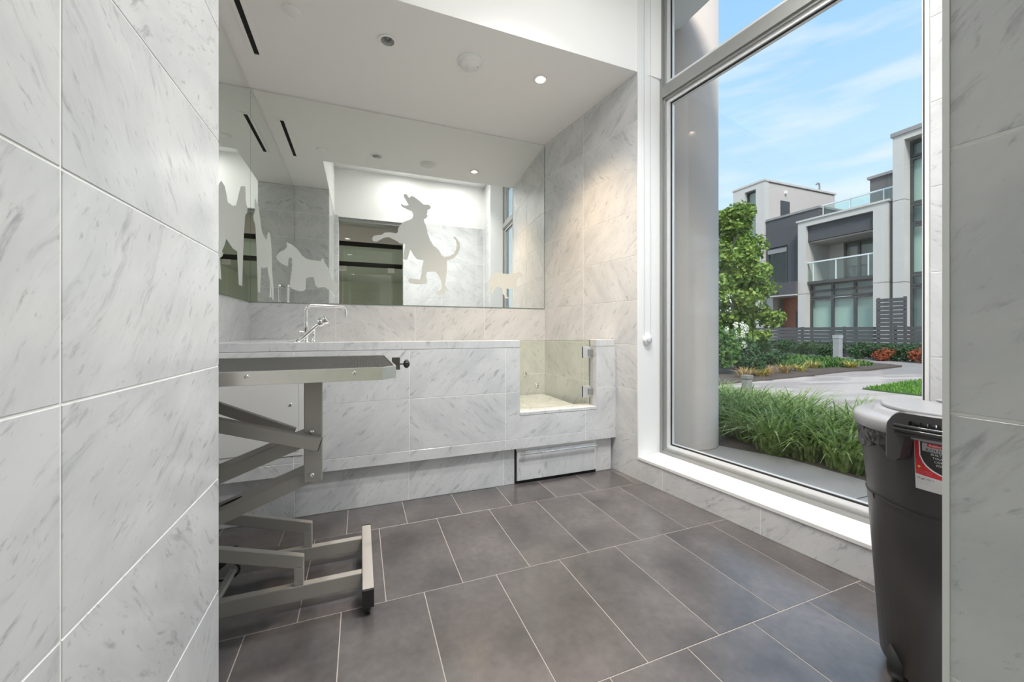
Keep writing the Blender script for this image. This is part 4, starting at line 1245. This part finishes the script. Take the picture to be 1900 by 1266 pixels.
# fence
M_SLAT = plain('fence_charcoal', (.085, .085, .09), .6, var=.1, scale=15)
slm = {}
def slat(parent, x, y0, y1, z0, z1):
    key = (round(y1-y0, 3), round(z1-z0, 3))
    if key not in slm:
        o = MB().box(-.012, .012, -(y1-y0)/2, (y1-y0)/2, 0, z1-z0).build('slat', M_SLAT); slm[key] = o.data; bpy.data.objects.remove(o)
    o = bpy.data.objects.new('slat', slm[key]); COL.objects.link(o); o.parent = parent
    o.location = (x-parent.location.x, (y0+y1)/2-parent.location.y, z0-parent.location.z); return o
fe = empty('slatted_fence', (17, 9, 0)); tag(fe, 'low charcoal horizontal slat fence running in front of the houses', 'fence')
py_ = [4.6+1.5*k for k in range(8)]
for y_ in py_:
    child(MB().box(17.013, 17.085, y_-.035, y_+.035, 0, 1.17), 'post', M_SLAT, fe)
for k in range(7):
    for j in range(8):
        z0 = .06+j*.139
        slat(fe, 17, py_[k]+.002, py_[k+1]-.002, z0, z0+.119)
sc_ = empty('privacy_screen', (16.9, 7.65, 0)); tag(sc_, 'tall charcoal slatted privacy screen rising above the low fence', 'screen')
for y_ in (7.30, 8.02): child(MB().box(16.913, 16.985, y_-.035, y_+.035, 0, 2.16), 'post', M_SLAT, sc_)
for j in range(15):
    slat(sc_, 16.9, 7.26, 8.06, .06+j*.139, .06+j*.139+.119)

# hedge along the fence
hl = (('far left evergreen shrub at the foot of the slatted fence', 10.9), ('second evergreen shrub from the left along the fence', 9.95), ('evergreen shrub left of the bollard light', 9.1), ('evergreen shrub right behind the bollard light', 8.15), ('evergreen shrub between the bollard and the red shrub', 7.75), ('evergreen shrub between the two red shrubs', 6.95))
for k, (lb_, y_) in enumerate(hl):
    bush('evergreen_shrub', 16.3, y_, .58, .62, 900, M_LEAFD, .09, lb_, 80+k, 'evergreen shrubs along the fence')
bush('red_shrub', 15.95, 7.45, .40, .42, 600, M_LEAFR, .08, 'rust red shrub beside the evergreens in front of the privacy screen', 95)
bush('red_shrub', 15.95, 6.35, .42, .50, 600, M_LEAFR, .08, 'rust red shrub at the right end of the fence planting', 96)

# ------------------------------------------------------------------ houses
M_WSTONE = plain('pale_panel', (.58, .55, .52), .75, var=.05, scale=2)
M_STUC = plain('pinkish_render', (.56, .50, .47), .85, var=.04, scale=3)
M_DBRICK = plain('dark_brick', (.085, .083, .092), .7, var=.2, scale=9, bump=.3)
M_DFRAME = plain('dark_window_frame', (.05, .055, .06), .45)
M_WOOD = plain('orange_brown_wood', (.40, .135, .07), .55, var=.15, scale=4)
M_BGL = pane('house_glass', (.90, .965, .94), 1.6)
M_CURT = plain('pale_blind', (.60, .66, .61), .8, var=.06, scale=3)
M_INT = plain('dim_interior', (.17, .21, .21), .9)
M_PARA = plain('grey_coping', (.28, .27, .27), .7)

def hp(par, name, mat, boxes, bevel=0):
    m_ = MB()
    for b in boxes: m_.box(*b)
    return child(m_, name, mat, par, bevel)
def hwin(par, x, y0, y1, z0, z1, fr=.07, back=M_CURT, mull=(), trans=()):
    """a window: frame, pane, mullions; blind behind"""
    w = hp(par, 'window', M_DFRAME, [(x-.05, x+.05, y0, y0+fr, z0, z1), (x-.05, x+.05, y1-fr, y1, z0, z1), (x-.05, x+.05, y0+fr, y1-fr, z0, z0+fr), (x-.05, x+.05, y0+fr, y1-fr, z1-fr, z1)]
           + [(x-.05, x+.05, m_-.05, m_+.05, z0+fr, z1-fr) for m_ in mull] + [(x-.05, x+.05, y0+fr, y1-fr, t_-.05, t_+.05) for t_ in trans])
    for nm, mt, bx_ in (('pane', M_BGL, (x-.005, x+.005, y0+fr, y1-fr, z0+fr, z1-fr)), ('blind', back, (x+.16, x+.18, y0, y1, z0, z1))):
        o = MB().box(*bx_).build(nm, mt); o.parent = w
    return w
# left house: pale tower
ha = empty('pale_tower_house', (20, 15.3, 0)); tag(ha, 'pale stone tower house with a tall narrow window behind the tree', 'house')
hp(ha, 'wall', M_STUC, [(20.35, 26, 14.37, 16.2, 0, 8.95)])
hp(ha, 'pier', M_WSTONE, [(20, 20.35, 14.35, 14.83, 0, 6.08), (20, 20.35, 14.35, 14.83, 6.11, 8.72)])
hp(ha, 'pier', M_WSTONE, [(20, 20.35, 15.48, 16.2, 0, 6.08), (20, 20.35, 15.48, 16.2, 6.11, 8.72)])
hp(ha, 'lintel', M_WSTONE, [(20, 20.35, 14.35, 16.2, 8.72, 9.0)])
hp(ha, 'coping', M_WSTONE, [(19.96, 26.05, 14.31, 16.24, 9.0, 9.1)])
for z0, z1 in ((6.1, 8.7), (5.3, 6.08), (2.9, 5.28), (.1, 2.88)):
    hwin(ha, 20.25, 14.83, 15.48, z0, z1, .06, M_INT if z0 == 5.3 else M_CURT)
w = hp(ha, 'side_window', M_DFRAME, [(21.3, 22.0, 14.33, 14.37, 7.2, 8.1)])
hp(ha, 'wall_lamp', M_BLOOM, [(21.6, 21.72, 14.27, 14.37, 8.5, 8.66)])
ve = MB().tube([(25.0, 14.6, 9.08), (25.0, 14.6, 9.5), (24.93, 14.6, 9.62), (24.8, 14.6, 9.62), (24.72, 14.6, 9.52)], .045, 8)
child(ve, 'roof_vent', M_PARA, ha)
# middle house: dark brick wing, door, balcony bay
hm = empty('balcony_house', (20, 11.5, 0)); tag(hm, 'dark brick house with white framed balcony bay and orange brown door', 'house')
hp(hm, 'brick_wall', M_DBRICK, [(20.1, 24, 12.37, 13.2, 3.4, 6.80), (20.1, 24, 11.75, 12.37, 6.27, 6.80), (20.1, 24, 14.23, 14.30, 3.4, 6.80), (20.1, 24, 13.2, 14.23, 5.35, 6.80), (20.3, 24, 13.2, 14.23, 3.4, 5.35)])
hp(hm, 'coping', M_PARA, [(20.05, 24, 11.72, 14.30, 6.80, 6.90)])
hwin(hm, 20.14, 13.22, 14.22, 3.42, 5.3, .06)
hp(hm, 'spandrel', M_PARA, [(20.06, 20.1, 13.24, 14.2, 5.02, 5.24)])
hp(hm, 'canopy', M_DBRICK, [(19.4, 21.0, 12.36, 13.95, 2.80, 3.38)], .01)
hp(hm, 'soffit', M_WSTONE, [(19.42, 21.0, 12.38, 13.93, 2.72, 2.80)])
hp(hm, 'entry_wall', M_WSTONE, [(20.1, 20.5, 13.95, 14.30, 0, 3.4)])
hp(hm, 'wood_cladding', M_WOOD, [(20.9, 21.0, 12.36, 13.05, 0, 2.72), (20.9, 21.0, 13.62, 13.95, 0, 2.72)])
dor = hp(hm, 'door', M_WOOD, [(20.86, 20.92, 13.06, 13.61, 0, 2.70)])
o = MB().box(20.84, 20.86, 13.12, 13.28, 1.0, 2.0).build('door_pane', M_DFRAME); o.parent = dor
XF = 19.55
hp(hm, 'bay_post', M_WSTONE, [(XF, 21.3, 12.0, 12.36, 0, 2.75), (XF, 21.3, 12.0, 12.36, 2.77, 5.93)])
hp(hm, 'bay_post', M_WSTONE, [(XF, 21.3, 8.95, 9.43, 0, 2.95), (XF, 21.3, 8.95, 9.43, 2.97, 5.93)])
hp(hm, 'bay_beam', M_WSTONE, [(XF, 21.3, 8.95, 12.36, 5.93, 6.18)])
hp(hm, 'bay_coping', M_WSTONE, [(XF-.05, 21.4, 8.9, 12.42, 6.18, 6.26)])
hp(hm, 'bay_panel', M_DBRICK, [(XF+.15, XF+.3, 9.43, 12.0, 5.22, 5.93)])
hp(hm, 'balcony_ceiling', M_WSTONE, [(XF+.3, 21.3, 9.43, 12.0, 5.16, 5.22)])
hp(hm, 'balcony_floor', M_DFRAME, [(XF+.1, 21.3, 9.43, 12.0, 3.18, 3.32)])
hp(hm, 'back_wall', M_WSTONE, [(21.3, 21.4, 11.35, 12.0, 3.3, 5.2)])
hwin(hm, 21.25, 9.43, 11.35, 3.32, 5.16, .08, M_INT, (10.1, 10.75))
gr = hp(hm, 'balcony_glass', M_BGL, [(XF+.12, XF+.13, 9.45, 11.98, 3.34, 4.18)])
for nm, bx_ in (('handrail', (XF+.09, XF+.16, 9.43, 12.0, 4.18, 4.24)), ('baluster', (XF+.1, XF+.15, 11.72, 11.76, 3.32, 4.18)), ('baluster', (XF+.1, XF+.15, 10.80, 10.84, 3.32, 4.18)), ('baluster', (XF+.1, XF+.15, 9.62, 9.66, 3.32, 4.18))):
    o = MB().box(*bx_).build(nm, M_ALU2); o.parent = gr
hwin(hm, XF+.35, 9.43, 12.0, 2.55, 3.18, .07, M_PARA, (10.21, 11.07), (2.86,))
hwin(hm, XF+.35, 9.43, 12.0, .1, 2.52, .08, M_CURT, (10.21, 11.07))
rr = hp(hm, 'roof_rail_glass', M_BGL, [(20.3, 20.31, 9.0, 11.7, 6.26, 6.88)])
for nm, bx_ in (('handrail', (20.27, 20.34, 9.0, 11.75, 6.88, 6.94)), ('baluster', (20.28, 20.33, 11.68, 11.72, 6.26, 6.88)), ('baluster', (20.28, 20.33, 10.6, 10.64, 6.26, 6.88)), ('baluster', (20.28, 20.33, 9.4, 9.44, 6.26, 6.88)), ('baluster', (20.28, 20.33, 9.0, 9.04, 6.26, 6.88))):
    o = MB().box(*bx_).build(nm, M_ALU2); o.parent = rr
hp(hm, 'roof_room', plain('roof_cladding', (.13, .125, .125), .8), [(24, 27, 8.9, 11.7, 0, 8.65)])
hp(hm, 'roof_room_coping', M_PARA, [(23.9, 27, 8.85, 11.78, 8.65, 8.78)])
hp(hm, 'rear_block', M_WSTONE, [(22.5, 24, 8.9, 11.7, 0, 6.6)])
# right house: pale tower with glazed strip
hr = empty('glazed_tower_house', (20, 7.5, 0)); tag(hr, 'pale tower house with a full height glazed strip at the right', 'house')
hp(hr, 'wall', M_STUC, [(20.3, 26, 5.0, 8.8, 0, 8.6)])
hp(hr, 'pier', M_WSTONE, [(19.55, 20.3, 8.45, 8.80, 0, 2.9), (19.55, 20.3, 8.45, 8.80, 2.92, 6.1), (19.55, 20.3, 8.45, 8.80, 6.12, 8.4)])
hp(hr, 'lintel', M_WSTONE, [(19.55, 20.3, 5.0, 8.80, 8.4, 8.62)])
hp(hr, 'coping', M_PARA, [(19.5, 26, 4.95, 8.85, 8.62, 8.78)])
for z0, z1, bk in ((7.75, 8.36, M_INT), (5.95, 7.72, M_CURT), (5.15, 5.92, M_INT), (3.2, 5.12, M_CURT), (2.75, 3.18, M_INT), (.1, 2.72, M_INT)):
    hwin(hr, 20.0, 6.4, 8.45, z0, z1, .08, bk, (7.4,))
